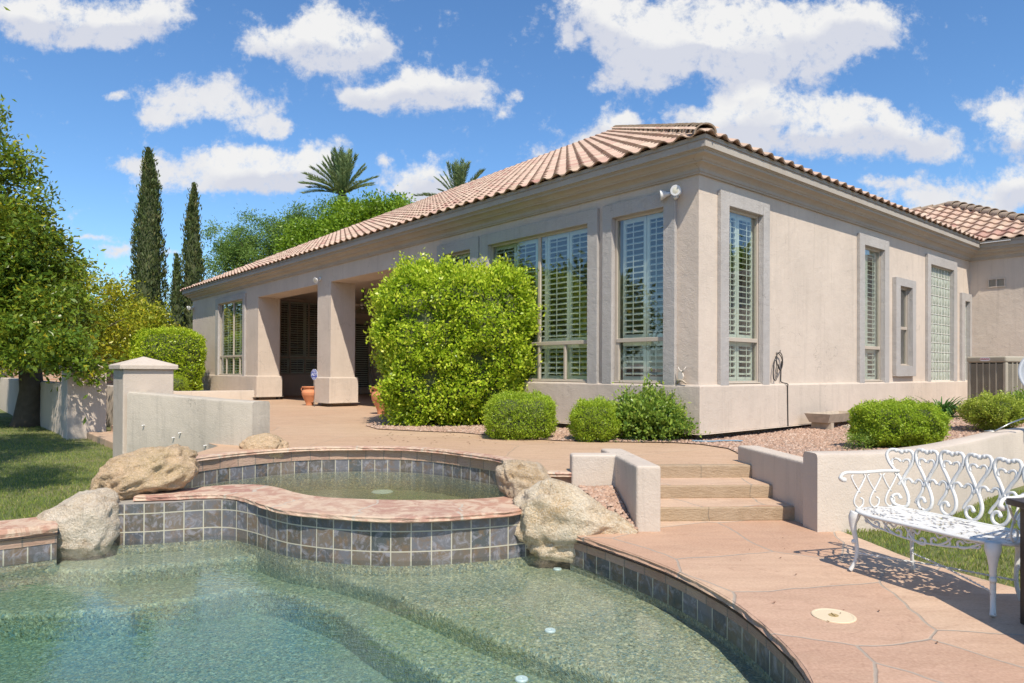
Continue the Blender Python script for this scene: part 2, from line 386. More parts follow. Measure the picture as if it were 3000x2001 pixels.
# glass
m,nt=newmat('window_glass'); n=N(nt)
gl=n('ShaderNodeBsdfGlossy',{'Roughness':.0,'Color':(.95,.97,1,1)}); n.link(n.bump(n.noise(n.pos(),1.1,2),.12,.02),gl.inputs['Normal'])
tr=n('ShaderNodeBsdfTransparent',{'Color':(.82,.89,.83,1)}); ge=n('ShaderNodeNewGeometry'); dt=n('ShaderNodeVectorMath',operation='DOT_PRODUCT'); n.link(ge.outputs['Incoming'],dt.inputs[0]); n.link(ge.outputs['Normal'],dt.inputs[1])
sch=n.math('ADD',.045,n.math('MULTIPLY',n.math('POWER',n.math('SUBTRACT',1.,n.math('ABSOLUTE',dt.outputs['Value'])),4.6),.955))
fac=n.math('ADD',n.math('MULTIPLY',sch,1.5),.08,clamp=True)
mx=n('ShaderNodeMixShader'); n.link(fac,mx.inputs[0]); n.link(tr.outputs[0],mx.inputs[1]); n.link(gl.outputs[0],mx.inputs[2]); n.out(mx.outputs[0]); M['glass']=m
m,nt=newmat('glass_block'); n=N(nt); p=n.pos()
h=n.noise(n.pos((1,1,.35)),28,4,.6,1.)
c=n.ramp(h,[(.35,(.20,.24,.18)),(.55,(.42,.47,.39)),(.7,(.66,.70,.62))])
n.out(n.pbsdf(c,.12,n.bump(h,.8,.02),**{'Specular IOR Level':.8})); M['block']=m
M['grout']=plain('white_grout',(.62,.62,.57),.6)
# rock
def rock(name,a,b,c3,sp=.5):
    m,nt=newmat(name); n=N(nt); p=n.pos()
    c=n.mix(n.ramp(n.noise(p,3.2,7,.65,.6),[(.4,0),(.65,1)]),a,b)
    c=n.mix(n.math('MULTIPLY',n.ramp(n.noise(p,70,4,.7),[(.45,0),(.62,1)]),sp),c,c3)
    c=n.mix(n.math('MULTIPLY',n.ramp(n.noise(p,6,8,.75,.4),[(.56,0),(.66,1)]),.5),c,(.26,.16,.08))
    c=n.mix(n.math('MULTIPLY',n.ramp(n.noise(p,110,2,.6),[(.62,0),(.68,1)]),.5),c,(.07,.055,.04))
    vc=n('ShaderNodeTexVoronoi',{'Scale':4.5},feature='DISTANCE_TO_EDGE'); wp=n.noise(p,5,4,.6,out=1); wa=n('ShaderNodeVectorMath',operation='ADD'); n.link(p,wa.inputs[0]); n.link(wp,wa.inputs[1]); n.link(wa.outputs[0],vc.inputs['Vector'])
    h=n.math('ADD',n.math('ADD',n.noise(p,13,9,.72,.3),n.math('MULTIPLY',n.noise(p,60,4,.7),.45)),n.math('MULTIPLY',n.ramp(vc.outputs['Distance'],[(0,0),(.04,1)]),.10))
    n.out(n.pbsdf(c,.9,n.bump(h,1.,.05))); return m
M['rockA']=rock('granite_pale',(.60,.48,.34),(.68,.60,.48),(.78,.71,.60),.7)
M['rockB']=rock('boulder_tan',(.64,.45,.27),(.55,.41,.23),(.76,.60,.44),.6)
M['rockD']=rock('boulder_brown',(.52,.36,.19),(.64,.53,.39),(.60,.52,.42),.5)
M['rockE']=rock('boulder_cream',(.74,.62,.45),(.60,.41,.21),(.82,.75,.62),.6)
m,nt=newmat('gravel_stone'); n=N(nt)
c=n.ramp(n.attr(),[(0,(.30,.19,.135)),(.3,(.44,.295,.215)),(.6,(.36,.235,.175)),(.8,(.50,.38,.30)),(1,(.24,.165,.13))])
n.out(n.pbsdf(c,.9,n.bump(n.noise(n.pos(),90,3),.4,.004))); M['gravel']=m
M['gravelbed']=plain('gravel_bed',(.32,.215,.155),.95,bumps=1,bs=70,var=.35,vs=50)
m,nt=newmat('lawn'); n=N(nt); p=n.pos()
c=n.mix(n.ramp(n.noise(p,1.0,6,.65),[(.35,0),(.7,1)]),(.10,.15,.035),(.26,.26,.10))
c=n.mix(n.math('MULTIPLY',n.ramp(n.noise(n.pos((.7,1.6,1)),.55,5,.6),[(.5,0),(.68,1)]),.75),c,(.36,.29,.16))
c=n.mix(n.math('MULTIPLY',n.noise(p,60,4,.7),.5),c,(.03,.05,.012))
n.out(n.pbsdf(c,.95,n.bump(n.noise(p,120,3),.8,.02))); M['lawn']=m
M['soil']=plain('soil',(.24,.185,.12),.95,bumps=.6,bs=30,var=.3,vs=3)
M['terracotta']=plain('terracotta',(.56,.225,.105),.75,bumps=.2,bs=50,var=.14,vs=8)
M['wood']=plain('weathered_wood',(.42,.35,.27),.9,bumps=.7,bs=30,var=.35,vs=12)
M['darkwood']=plain('dark_table',(.045,.032,.025),.45,bumps=.2,bs=30,var=.3,vs=14)
M['ac']=plain('ac_paint',(.36,.325,.255),.55)
M['acdark']=plain('ac_coil',(.05,.047,.04),.7)
M['lens']=plain('lamp_lens',(.62,.60,.50),.12)
M['ledge_top']=M['white_wall']
# leaves
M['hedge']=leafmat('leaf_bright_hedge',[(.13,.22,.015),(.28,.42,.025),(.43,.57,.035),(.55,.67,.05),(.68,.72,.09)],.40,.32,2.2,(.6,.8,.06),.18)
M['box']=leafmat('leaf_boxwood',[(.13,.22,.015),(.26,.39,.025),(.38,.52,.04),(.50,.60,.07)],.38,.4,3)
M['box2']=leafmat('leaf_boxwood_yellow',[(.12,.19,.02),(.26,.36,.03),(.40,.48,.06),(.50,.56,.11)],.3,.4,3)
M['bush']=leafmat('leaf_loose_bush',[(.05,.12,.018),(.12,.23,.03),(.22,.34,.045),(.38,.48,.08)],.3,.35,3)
M['citrus']=leafmat('leaf_citrus',[(.035,.08,.012),(.07,.145,.017),(.11,.195,.02),(.18,.27,.028),(.30,.34,.03),(.56,.45,.03)],.3,.3,1.2,(.4,.42,.04),.5)
M['citrus2']=leafmat('leaf_citrus_yellow',[(.08,.14,.015),(.17,.24,.02),(.32,.37,.025),(.50,.47,.03),(.62,.50,.04)],.3,.35,1.0,(.5,.5,.05),.4)
M['cypress']=leafmat('leaf_cypress',[(.04,.068,.018),(.075,.11,.028),(.115,.155,.042),(.19,.175,.07)],.15,.6,3,None,.45)
M['mesq']=leafmat('leaf_feathery',[(.05,.11,.02),(.10,.19,.035),(.17,.28,.055),(.26,.37,.09)],.3,.5,1.2)
M['ficus']=leafmat('leaf_ficus',[(.05,.115,.01),(.12,.225,.015),(.22,.35,.025),(.35,.47,.045)],.3,.4,1.,(.4,.6,.03),.45)
M['palm']=leafmat('leaf_palm',[(.09,.15,.05),(.16,.24,.09),(.24,.33,.13),(.34,.38,.16)],.25,.45,2)
M['lily']=leafmat('leaf_strap',[(.03,.09,.02),(.07,.17,.035),(.12,.24,.05)],.2,.35,3)
M['grass']=leafmat('grass_blade',[(.08,.14,.02),(.15,.23,.03),(.25,.32,.05),(.42,.37,.15)],.3,.6,.8,None,.2)
M['dirtleaf']=plain('dry_leaf',(.14,.06,.025),.8)
# brick
m,nt=newmat('brick'); n=N(nt)
br=n('ShaderNodeTexBrick',{'Color1':(.36,.20,.13,1),'Color2':(.42,.28,.20,1),'Mortar':(.42,.36,.3,1),'Scale':1.,'Brick Width':.4,'Row Height':.13,'Mortar Size':.012})
mp=n('ShaderNodeMapping',{'Rotation':(math.pi/2,0,0)}); n.link(n.pos(),mp.inputs[0]); n.link(mp.outputs[0],br.inputs['Vector'])
n.out(n.pbsdf(br.outputs['Color'],.9,n.bump(n.noise(n.pos(),20,4),.4,.01))); M['brick']=m
# ------------------------------------------------------------------ foliage
def leaf_mesh(name,P,D,size,asp,mat,parent=None,rnd=None,szvar=.35,up=None):
    n=len(P); P=np.asarray(P,float); D=np.asarray(D,float); D=D/np.maximum(1e-6,np.linalg.norm(D,axis=1,keepdims=True))
    s=size*(1+szvar*(rng.random(n)*2-1)); q=rng.normal(size=(n,3))
    S=np.cross(D,q); S/=np.maximum(1e-6,np.linalg.norm(S,axis=1,keepdims=True)); Nn=np.cross(D,S)
    L=s[:,None]*D; w=(s*asp*.5)[:,None]*S; cup=(s*.12)[:,None]*Nn
    V=np.empty((n,4,3)); V[:,0]=P-L*.5; V[:,1]=P+w-L*.02+cup; V[:,2]=P+L*.5; V[:,3]=P-w-L*.02+cup
    me=bpy.data.meshes.new(name); me.vertices.add(n*4); me.vertices.foreach_set('co',V.reshape(-1).astype(np.float32))
    me.loops.add(n*4); me.loops.foreach_set('vertex_index',np.arange(n*4,dtype=np.int32))
    me.polygons.add(n); me.polygons.foreach_set('loop_start',np.arange(0,n*4,4,dtype=np.int32))
    try: me.polygons.foreach_set('loop_total',np.full(n,4,dtype=np.int32))
    except Exception: pass
    a=me.attributes.new('rnd','FLOAT','FACE'); r=rng.random(n) if rnd is None else np.clip(rnd,0,1); a.data.foreach_set('value',r.astype(np.float32))
    me.update(); return link(name,me,mat,parent)
def unit(n):
    q=rng.normal(size=(n,3)); return q/np.linalg.norm(q,axis=1,keepdims=True)
def nz(P,sc,seed=0.):
    return np.array([noise.noise(Vector((p[0]*sc+seed,p[1]*sc,p[2]*sc))) for p in P])
def hedge(name,c,r,label,cat_,mat,n,leaf,power=4.,rot=0.,rough=.06,group=None,zb=None,asp=.5,shell=.12,taper=0.,spikes=0.):
    """clipped shrub: superellipsoid shell of leaves round a twiggy core"""
    c=np.array(c,float); r=np.array(r,float); base=Vector((c[0],c[1],c[2]-r[2]))
    rt=root(name,base,label,cat_,group)
    q=unit(n); e=power
    t=(np.abs(q)**e).sum(1)**(-1/e); S=q*t[:,None]
    nn=np.sign(S)*np.abs(S)**(e-1); nn/=np.linalg.norm(nn,axis=1,keepdims=True)
    W=S*r
    bump=nz(W[::1],1/ max(.12,.35*r.min()),c[0])*rough*1.6
    dep=rng.random(n)**1.5*shell-spikes*(rng.random(n)**8)
    W=W+nn*(bump-dep*1.)[:,None]
    if taper:
        k=1-taper*np.clip(-W[:,2]/r[2],-.2,1); W[:,0]*=k; W[:,1]*=k
    cr,sr=math.cos(rot),math.sin(rot); Rm=np.array([[cr,-sr,0],[sr,cr,0],[0,0,1]])
    W=W@Rm.T; Nw=nn@Rm.T
    D=Nw*.7+unit(n)*.9+np.array([0,0,.35])
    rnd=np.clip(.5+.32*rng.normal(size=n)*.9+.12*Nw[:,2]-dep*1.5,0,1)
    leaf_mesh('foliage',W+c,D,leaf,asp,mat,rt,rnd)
    bm=bmesh.new(); bmesh.ops.create_icosphere(bm,subdivisions=3,radius=1)
    for v in bm.verts:
        p=np.array(v.co); k=(np.abs(p)**e).sum()**(-1/e); p=p*k*(r-shell*.9)*.97
        if taper:
            kk=1-taper*np.clip(-p[2]/r[2],-.2,1); p[0]*=kk;p[1]*=kk
        p=Rm@p+c; v.co=Vector(p)
    fbm('branches',bm,M['twig'],rt,True)
    return rt
def limb(bm,a,b,r0,r1,bend=.12,k=5,seg=7):
    a=Vector(a); b=Vector(b); L=(b-a).length; pts=[];rs=[]
    o=Vector(unit(1)[0])*L*bend
    for i in range(k+1):
        t=i/k; pts.append(a.lerp(b,t)+o*math.sin(math.pi*t)+Vector(unit(1)[0])*L*.02*(0<i<k)); rs.append(r0+(r1-r0)*t)
    tube(bm,pts,rs,seg); return pts
def tree(name,base,trunk_h,tr,crowns,label,mat,nleaf,leaf,cl_r=.35,ncl=60,asp=.45,group=None,cat_='tree',droop=0.,lean=(0,0),branchy=True,density_shell=.55,fruit=0):
    """crowns: list of (centre,radii); leaves gather in clumps at branch ends"""
    base=Vector(base); rt=root(name,base,label,cat_,group)
    vol=np.array([c[1][0]*c[1][1]*c[1][2] for c in crowns]); vol=vol**.67; vol/=vol.sum()
    CP=[]
    for (cc,rr),w in zip(crowns,vol):
        k=max(4,int(ncl*w)); q=unit(k); rad_=(density_shell+(1-density_shell)*rng.random(k)); 
        p=np.array(cc)+q*np.array(rr)*rad_[:,None]; CP.append(p)
    CP=np.concatenate(CP)
    bm=bmesh.new(); top=base+Vector((lean[0],lean[1],trunk_h))
    tube(bm,[base+Vector((0,0,-.1)),base+Vector((0,0,trunk_h*.12)),base.lerp(top,.5)+Vector((tr*.3,0,0)),top],[tr*1.5,tr*1.08,tr*.9,tr*.8],12)
    if branchy:
        idx=rng.choice(len(CP),min(len(CP),46),replace=False)
        cs=[Vector(c[0]) for c in crowns]
        for i in idx:
            e=Vector(CP[i]); mid=min(cs,key=lambda c:(c-e).length)
            m_=top.lerp(mid,.6); limb(bm,top-Vector((0,0,trunk_h*.15*random.random())),m_.lerp(e,.35),tr*.32,tr*.14,.06,4,6); limb(bm,m_.lerp(e,.35),e,tr*.14,tr*.03,.08,4,5)
    fbm('trunk',bm,M['bark'],rt,True)
    n=nleaf; ci=rng.integers(0,len(CP),n); off=rng.normal(size=(n,3))*cl_r*(.6+.4*rng.random((n,1)))*np.array([1,1,.72])
    P=CP[ci]+off; cen=np.array(base)+np.array([0,0,trunk_h]); 
    D=unit(n)*.9+off/cl_r*.35+(CP[ci]-CP.mean(0))*.12; D[:,2]+=.15-droop
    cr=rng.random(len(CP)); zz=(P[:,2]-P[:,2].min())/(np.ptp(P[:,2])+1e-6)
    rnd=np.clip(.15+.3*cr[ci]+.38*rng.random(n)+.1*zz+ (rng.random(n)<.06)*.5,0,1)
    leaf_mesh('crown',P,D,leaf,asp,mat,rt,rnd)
    if fruit:
        f=plain('orange_fruit',(.85,.30,.02),.5)
        for i in range(fruit):
            k=rng.integers(0,n); b2=bmesh.new(); bmesh.ops.create_icosphere(b2,subdivisions=2,radius=.05,matrix=Matrix.Translation(Vector(P[k]+np.array([.1,-.25,-.1]))))
            fbm('orange',b2,f,rt,True)
    return rt
# ------------------------------------------------------------------ sky and sun
SUN_EL=53.; ang=14.6
sd=Vector((math.sin(rad(ang))*math.cos(rad(SUN_EL)),-math.cos(rad(ang))*math.cos(rad(SUN_EL)),math.sin(rad(SUN_EL))))
ld=bpy.data.lights.new('sun','SUN'); ld.energy=4.25; ld.angle=rad(.5); ld.color=(1,.905,.77)
lo=bpy.data.objects.new('sun',ld); COL.objects.link(lo); lo.rotation_euler=sd.to_track_quat('Z','Y').to_euler(); lo.location=(4,-10,30)
wd=bpy.data.worlds.new('World'); scene.world=wd; wd.use_nodes=True; nt=wd.node_tree; nt.nodes.clear(); n=N(nt)
sky=n('ShaderNodeTexSky'); sky.sky_type='NISHITA'; sky.sun_disc=False; sky.sun_elevation=rad(SUN_EL); sky.sun_rotation=rad(180-ang); sky.air_density=1.; sky.dust_density=.6; sky.ozone_density=1.5; sky.altitude=300
gen=n('ShaderNodeTexCoord').outputs['Generated']
sx=n('ShaderNodeSeparateXYZ'); n.link(gen,sx.inputs[0])
ym=n.math('MAXIMUM',sx.outputs[1],.12)
cb=n('ShaderNodeCombineXYZ'); n.link(n.math('DIVIDE',sx.outputs[0],ym),cb.inputs[0]); n.link(n.math('DIVIDE',sx.outputs[2],ym),cb.inputs[1])
nc=n.noise(cb.outputs[0],7,6,.6,out=1)
o1=n('ShaderNodeVectorMath',{1:(.5,.5,.5)},operation='SUBTRACT'); n.link(nc,o1.inputs[0])
o2=n('ShaderNodeVectorMath',{1:(.085,.075,0)},operation='MULTIPLY'); n.link(o1.outputs[0],o2.inputs[0])
wv=n('ShaderNodeVectorMath',operation='ADD'); n.link(cb.outputs[0],wv.inputs[0]); n.link(o2.outputs[0],wv.inputs[1]); wv=wv.outputs[0]
# clouds: (x,y,rx,ry) as bearings, each a patch of the sky in world directions
CL=[(60,20,110,48),(170,35,150,58),(300,40,120,52),(190,75,150,30),(395,15,50,30),
(735,60,75,55),(805,75,90,62),(680,95,110,52),(790,120,90,48),(872,105,42,36),(620,92,50,30),
(1010,170,85,52),(930,210,150,44),(1070,210,62,40),(850,222,75,30),
(470,218,95,38),(565,250,80,40),(400,242,85,32),(358,270,52,20),(605,285,60,22),
(1150,272,36,34),(635,288,26,22),(265,215,20,12),(1178,212,20,18),
(540,350,95,38),(430,378,125,42),(620,388,145,52),(700,375,75,52),(520,415,170,30),(320,382,70,16),
(985,405,62,52),(920,425,75,38),(1010,440,90,24),(780,325,30,16),(888,360,26,22),
(1380,25,110,70),(1550,60,210,95),(1700,80,210,95),(1850,55,190,75),(1990,60,90,50),(1620,125,170,52),(1450,95,110,65),(1790,145,130,44),(1940,105,95,42),
(1395,182,62,28),(1505,186,46,24),(1300,100,30,26),
(1715,210,75,45),(1750,262,115,68),(1680,290,95,55),(1900,285,120,66),(2040,300,125,56),(1850,340,180,46),(2160,330,85,28),(1560,262,48,26),(1970,250,60,40),
(1405,285,60,44),(1350,325,80,34),(1240,350,50,22),(1460,275,40,26),
(2305,255,65,36),(2345,310,80,48),(2180,415,85,36),(2120,440,110,28),(2030,415,60,14),(2270,455,130,36),(2340,415,55,44),(2200,485,110,24),
(268,572,45,17),(200,547,65,8),(392,572,32,11)]
acc=None
def bearing(x,y):
    d=ray(x*1.2761,y*1.2761); return d.x/d.y,d.z/d.y
def blobs(lst,dy,grow_):
    acc=None
    for (x,y,rx,ry) in lst:
        u,w=bearing(x,y+dy*ry); k=1.2761/F*grow_
        gt=n('ShaderNodeTexGradient',gradient_type='SPHERICAL'); n.link(wv,gt.inputs[0]); tm=gt.texture_mapping
        tm.scale=(1/(rx*k),1/(ry*k),1); tm.translation=(-u/(rx*k),-w/(ry*k),0)
        acc=gt.outputs['Fac'] if acc is None else n.math('ADD',acc,gt.outputs['Fac'])
    return acc
den=n.math('MULTIPLY',blobs(CL,0,1.5),1.05)
BIGC=[c for c in CL if c[3]>=44]
low=blobs(BIGC,.75,1.2); top=blobs(BIGC,-.5,1.1)
fb=n.noise(cb.outputs[0],16,8,.68,.25); fb2=n.noise(cb.outputs[0],55,5,.65)
dd=n.math('ADD',n.math('MULTIPLY',n.math('MINIMUM',den,1.15),1.0),n.math('ADD',n.math('MULTIPLY',n.math('SUBTRACT',fb,.5),2.5),n.math('MULTIPLY',n.math('SUBTRACT',fb2,.5),1.5)))
msk=n('ShaderNodeMapRange',{1:.20,2:1.18,3:0.,4:1.}); msk.interpolation_type='SMOOTHSTEP'; n.link(dd,msk.inputs[0])
front=n.math('GREATER_THAN',sx.outputs[1],.12)
# rest of the sky: fair-weather clouds from 3D noise
g3=n.noise(gen,3.2,8,.6,.2); gm=n('ShaderNodeMapRange',{1:.57,2:.75,3:0.,4:.95}); gm.interpolation_type='SMOOTHSTEP'; n.link(g3,gm.inputs[0])
mask=n.math('ADD',n.math('MULTIPLY',msk.outputs[0],front),n.math('MULTIPLY',gm.outputs[0],n.math('SUBTRACT',1,front)))
shade=n('ShaderNodeMapRange',{1:-.42,2:.30,3:0.,4:1.}); n.link(n.math('ADD',n.math('SUBTRACT',top,low),n.math('MULTIPLY',n.math('SUBTRACT',n.noise(wv,10,5,.6),.5),.9)),shade.inputs[0])
ccol=n.mix(shade.outputs[0],(.76,.79,.89),(1.0,1.0,1.0))
SKYS=.084
skc=n('ShaderNodeHueSaturation',{'Saturation':1.12,'Value':1.0}); n.link(sky.outputs[0],skc.inputs['Color'])
sk=n.mix(1.,skc.outputs[0],(1.16,1.42,1.62),'MULTIPLY')
CLB=7.9
cb2=n.mix(1.,ccol,(CLB,CLB,CLB),'MULTIPLY')
fin=n.mix(mask,sk,cb2)
bg=n('ShaderNodeBackground',{'Strength':SKYS}); n.link(fin,bg.inputs[0]); wo=n('ShaderNodeOutputWorld'); n.link(bg.outputs[0],wo.inputs[0])
wd.cycles.sampling_method='MANUAL'; wd.cycles.sample_map_resolution=512
scene.view_settings.view_transform='Standard'; scene.view_settings.look='None'; scene.view_settings.gamma=1; scene.view_settings.exposure=.42
scene.render.engine='CYCLES'; scene.cycles.transparent_max_bounces=24; scene.cycles.max_bounces=10; scene.cycles.diffuse_bounces=6; scene.cycles.use_denoising=True
# ------------------------------------------------------------------ ground outlines
ZT=.376; ZW=-.20; ZS=.08
LIP=cat([(.46,5.68),(.52,5.6),(.69,5.34),(.87,5.03),(1.03,4.74),(1.14,4.47),(1.22,4.22),(1.28,3.98),(1.315,3.72),(1.33,3.44),(1.325,3.2),(1.29,2.96),(1.16,2.5),(.9,2.0),(.5,1.5),(-.2,1.15),(-1.2,1.0),(-2.5,1.0),(-4,1.2),(-5.2,1.9),(-5.9,3),(-5.9,4),(-5.25,4.75),(-4.6,5.2),(-4.07,5.53),(-3.78,5.76)],5)
TW=cat([(-3.75,6.06),(-3.57,6.11),(-3.2,6.19),(-2.9,6.31),(-2.72,6.36),(-2.56,6.335),(-2.4,6.24),(-2.2,6.08),(-1.98,5.88),(-1.81,5.76),(-1.5,5.62),(-1.2,5.545),(-.89,5.52),(-.55,5.57),(-.2,5.68),(.12,5.82),(.4,5.95)],5)
POOL=[(p[0],p[1]) for p in LIP]+[(-3.75,5.9)]+[(p[0],p[1]) for p in TW]   # closed ring
BW=cat([(-3.25,6.75),(-3.46,7.05),(-3.43,7.45),(-3.12,7.98),(-2.72,8.40),(-2.1,8.62),(-1.4,8.61),(-.92,8.38),(-.49,7.98),(-.14,7.61),(.02,7.25),(.12,6.85),(.14,6.55)],5)
FI=cat([(-3.25,6.66),(-3.05,6.8),(-2.85,6.94),(-2.7,6.97),(-2.55,6.95),(-2.38,6.86),(-2.24,6.74),(-2.08,6.56),(-1.92,6.42),(-1.74,6.31),(-1.54,6.24),(-1.11,6.17),(-.75,6.17),(-.43,6.21),(-.16,6.3),(.02,6.42)],4)
FO=cat([(-3.42,6.27),(-3.2,6.30),(-2.95,6.38),(-2.75,6.42),(-2.58,6.38),(-2.4,6.25),(-2.2,6.04),(-2.03,5.86),(-1.9,5.75),(-1.64,5.62),(-1.37,5.535),(-1.0,5.44),(-.62,5.47),(-.27,5.59),(-.02,5.69),(.08,5.79)],4)
SPA=[(p[0],p[1]) for p in BW]+[(p[0],p[1]) for p in FI[::-1]]
# water bodies
def solid(name,outline,z0,z1,mat,parent=None):
    o=[(p[0],p[1]) for p in outline]; n_=len(o)
    a=sum(o[i][0]*o[(i+1)%n_][1]-o[(i+1)%n_][0]*o[i][1] for i in range(n_))
    if a<0:o=o[::-1]
    tr=tessellate_polygon([[Vector((p[0],p[1],0)) for p in o]])
    vs=[(p[0],p[1],z0) for p in o]+[(p[0],p[1],z1) for p in o]; fs=[]
    for t in tr:
        A,B,Cc=[Vector((o[i][0],o[i][1],0)) for i in t]
        if (B-A).cross(Cc-A).z<0:t=(t[0],t[2],t[1])
        fs.append(tuple(i+n_ for i in t)); fs.append((t[2],t[1],t[0]))
    for i in range(n_):
        j=(i+1)%n_; fs.append((i,j,j+n_,i+n_))
    return mesh(name,vs,fs,mat,parent)
def grow(poly,d):
    o=[Vector((p[0],p[1])) for p in poly]; n_=len(o); a=sum(o[i].x*o[(i+1)%n_].y-o[(i+1)%n_].x*o[i].y for i in range(n_)); s=1 if a>0 else -1; out=[]
    for i in range(n_):
        t=(o[(i+1)%n_]-o[i-1])
        if t.length<1e-6: out.append(o[i]); continue
        t.normalize(); out.append(o[i]+Vector((t.y,-t.x))*d*s)
    return [(p.x,p.y) for p in out]
tag(solid('pool_water',grow(POOL,.07),-1.9,ZW,M['water']),kind='structure')
tag(solid('spa_water',grow(SPA,.02),-.75,ZS,M['spawater']),kind='structure')
# basin floor with two steps down from the shelf by the spa
def zpt(pts,z): return [tuple(G(x,y,z)[:2]) for x,y in pts]
E1=zpt([(240,1668),(420,1658),(600,1640),(760,1628),(880,1650),(1000,1690),(1090,1716),(1180,1752),(1300,1802),(1450,1866),(1600,1920),(1780,1975),(1960,2050)],-.32)+[(1.0,2.2),(.5,1.7)]
E2=zpt([(240,1790),(420,1770),(600,1745),(760,1720),(900,1760),(1000,1800),(1070,1848),(1180,1915),(1300,1985),(1420,2060)],-.46)+[(-.1,1.9),(-.6,1.4)]
E1=[(-5.4,6.05)]+E1; E2=[(-5.8,4.9)]+E2
E1=cat(E1,4);E2=cat(E2,4)
far=[(.5,6.4),(-4.5,6.6)]
def shelf(name,edge,z,drop):
    pl=[(p[0],p[1]) for p in edge]+[(1.9,1.2),(1.9,6.4)]+[(-4.6,6.6)]
    o=solid(name,pl,drop,z,M['pebble']); b=bmesh.new(); b.from_mesh(o.data)
    es=[e for e in b.edges if len(e.link_faces)==2 and all(abs(v.co.z-z)<1e-4 for v in e.verts) and e.calc_face_angle(0)>.8]
    bmesh.ops.bevel(b,geom=es,offset=.05,segments=4,affect='EDGES',profile=.5); b.to_mesh(o.data); b.free(); sharp(o,50)
    return tag(o,kind='structure')
shelf('pool_shelf',E1,-.32,-.9); shelf('pool_step',E2,-.46,-1.6)
tag(sheet('pool_floor',[[(-7,0),(3,0),(3,7),(-7,7)]],-.68,M['pebble']),kind='structure')
# pool walls: waterline tile and pebble below
tag(sweep('pool_wall',LIP,[(-.034,-.262),(-.034,-1.6)],M['pebble']),kind='structure')
tag(sweep('pool_tile_band',LIP,[(-.03,-.125),(-.03,-.265)],M['slate']),kind='structure')
tag(sweep('deck_riser_stone',LIP,[(-.022,-.035),(-.024,-.128)],M['riser'],jit=.006),kind='structure')
tag(sweep('deck_stone_edge',LIP,[(-.004,.0038),(.010,-.003),(.004,-.018),(.014,-.032),(-.03,-.044)],M['flag'],jit=.011,smooth=False),kind='structure')
# left coping is a few cm higher over the lawn
LC=[p for p in LIP if p[0]<-3.75 and p[1]>2.9]
tag(sweep('pool_coping',LC,[(-.03,-.035),(.012,-.028),(.02,.0),(.012,.026),(-.0,.036),(-.42,.036),(-.42,-.06)],M['coping'],jit=.012),kind='structure')
# spa: a raised basin with tiled face and flagstone coping
spa=root('spa',(-1.6,6.9,0),'raised stone and slate tiled spa spilling over the pool','spa')
sweep('tiled_face',TW,[(.0,.124),(.0,-.238)],M['slate'],spa,vo=.075)
sweep('submerged_face',TW,[(.0,-.238),(-.0,-1.4)],M['pebble'],spa)
sweep('back_tile',BW,[(.0,.216),(.0,.054)],M['slate'],spa,uo=.05)
sweep('back_submerged_face',BW,[(.0,.054),(.0,-.6)],M['pebble'],spa)
sweep('back_stone_band',BW,[(.004,.335),(.01,.216),(-.0,.214)],M['riser'],spa,jit=.006)
sheet('basin_floor',[SPA],-.16,M['pebble'],spa)
sweep('inner_wall',FI,[(.0,.12),(.0,-.6)],M['slate'],spa)
o=solid('coping_stones',[(p[0],p[1]) for p in FO]+[(p[0],p[1]) for p in FI[::-1]],.124,.170,M['coping'],spa)
# rough outer and inner lips and UV on top by length
dist=0; P=[Vector((p[0],p[1])) for p in FO]
def nearest_u(x,y):
    best=1e9;bu=0;acc_=0
    for a,b in zip(P,P[1:]):
        d=b-a; t=max(0,min(1,((Vector((x,y))-a).dot(d))/d.length_squared)); q=a+d*t; dd_=(q-Vector((x,y))).length
        if dd_<best: best=dd_;bu=acc_+t*d.length
        acc_+=d.length
    return bu
bm=bmesh.new(); bm.from_mesh(o.data)
uvl=bm.loops.layers.uv.new('UVMap')
for f in bm.faces:
    for l in f.loops: l[uvl].uv=(nearest_u(l.vert.co.x,l.vert.co.y),l.vert.co.y)
bm.to_mesh(o.data); bm.free()
sweep('coping_edge',FO,[(-.12,.173),(-.0,.172),(.022,.165),(.016,.15),(.024,.135),(-.01,.120)],M['coping'],spa,jit=.014)
solid('mortar_bed',grow([(p[0],p[1]) for p in TW]+[(.5,6.6),(.2,7.2),(.16,6.5),(.04,6.44)]+[(p[0],p[1]) for p in FI[::-1]]+[(-3.26,6.75),(-3.55,7.1),(-3.9,6.9),(-4.0,6.3)],-.012),-.6,.1225,M['mortar'],spa)
# drain discs and light
def disc(name,x,y,z,r,mat,label,cat_,parent=None,h=.012,group=None):
    bm=bmesh.new(); lathe(bm,[(r,0),(r,h*.6),(r*.9,h),(r*.3,h),(r*.28,h*.6),(0.001,h*.6)],(x,y,z),28)
    o=fbm(name,bm,mat,parent,False)
    if label: tag(o,label,cat_,group)
    return o
M['pale']=plain('pale_plastic',(.62,.68,.68),.4)
p_=G(1120,1442,-.16); disc('drain_cover',p_.x,p_.y,-.159,.13,M['pale'],'round pale drain cover on the spa floor','drain cover')
p_=G(970,1430,-.16); disc('drain_cover',p_.x,p_.y,-.159,.11,M['pale'],'smaller round pale drain cover further left in the spa','drain cover')
for (x,y,zz,lb) in [(1633,1669,-.32,'small white water jet disc on the pool shelf nearest the boulder'),(1612,1850,-.32,'small white water jet disc in the middle of the pool shelf'),(1528,1993,-.32,'small white water jet disc at the front edge of the photo')]:
    p_=G(x,y,zz); disc('water_jet_disc',p_.x,p_.y,zz+.001,.035,M['pale'],lb,'water jet',group='white jet discs on the pool floor')
# ---- ground
def arc(pts): return [(p[0],p[1]) for p in pts]
hole=grow(POOL,.02)
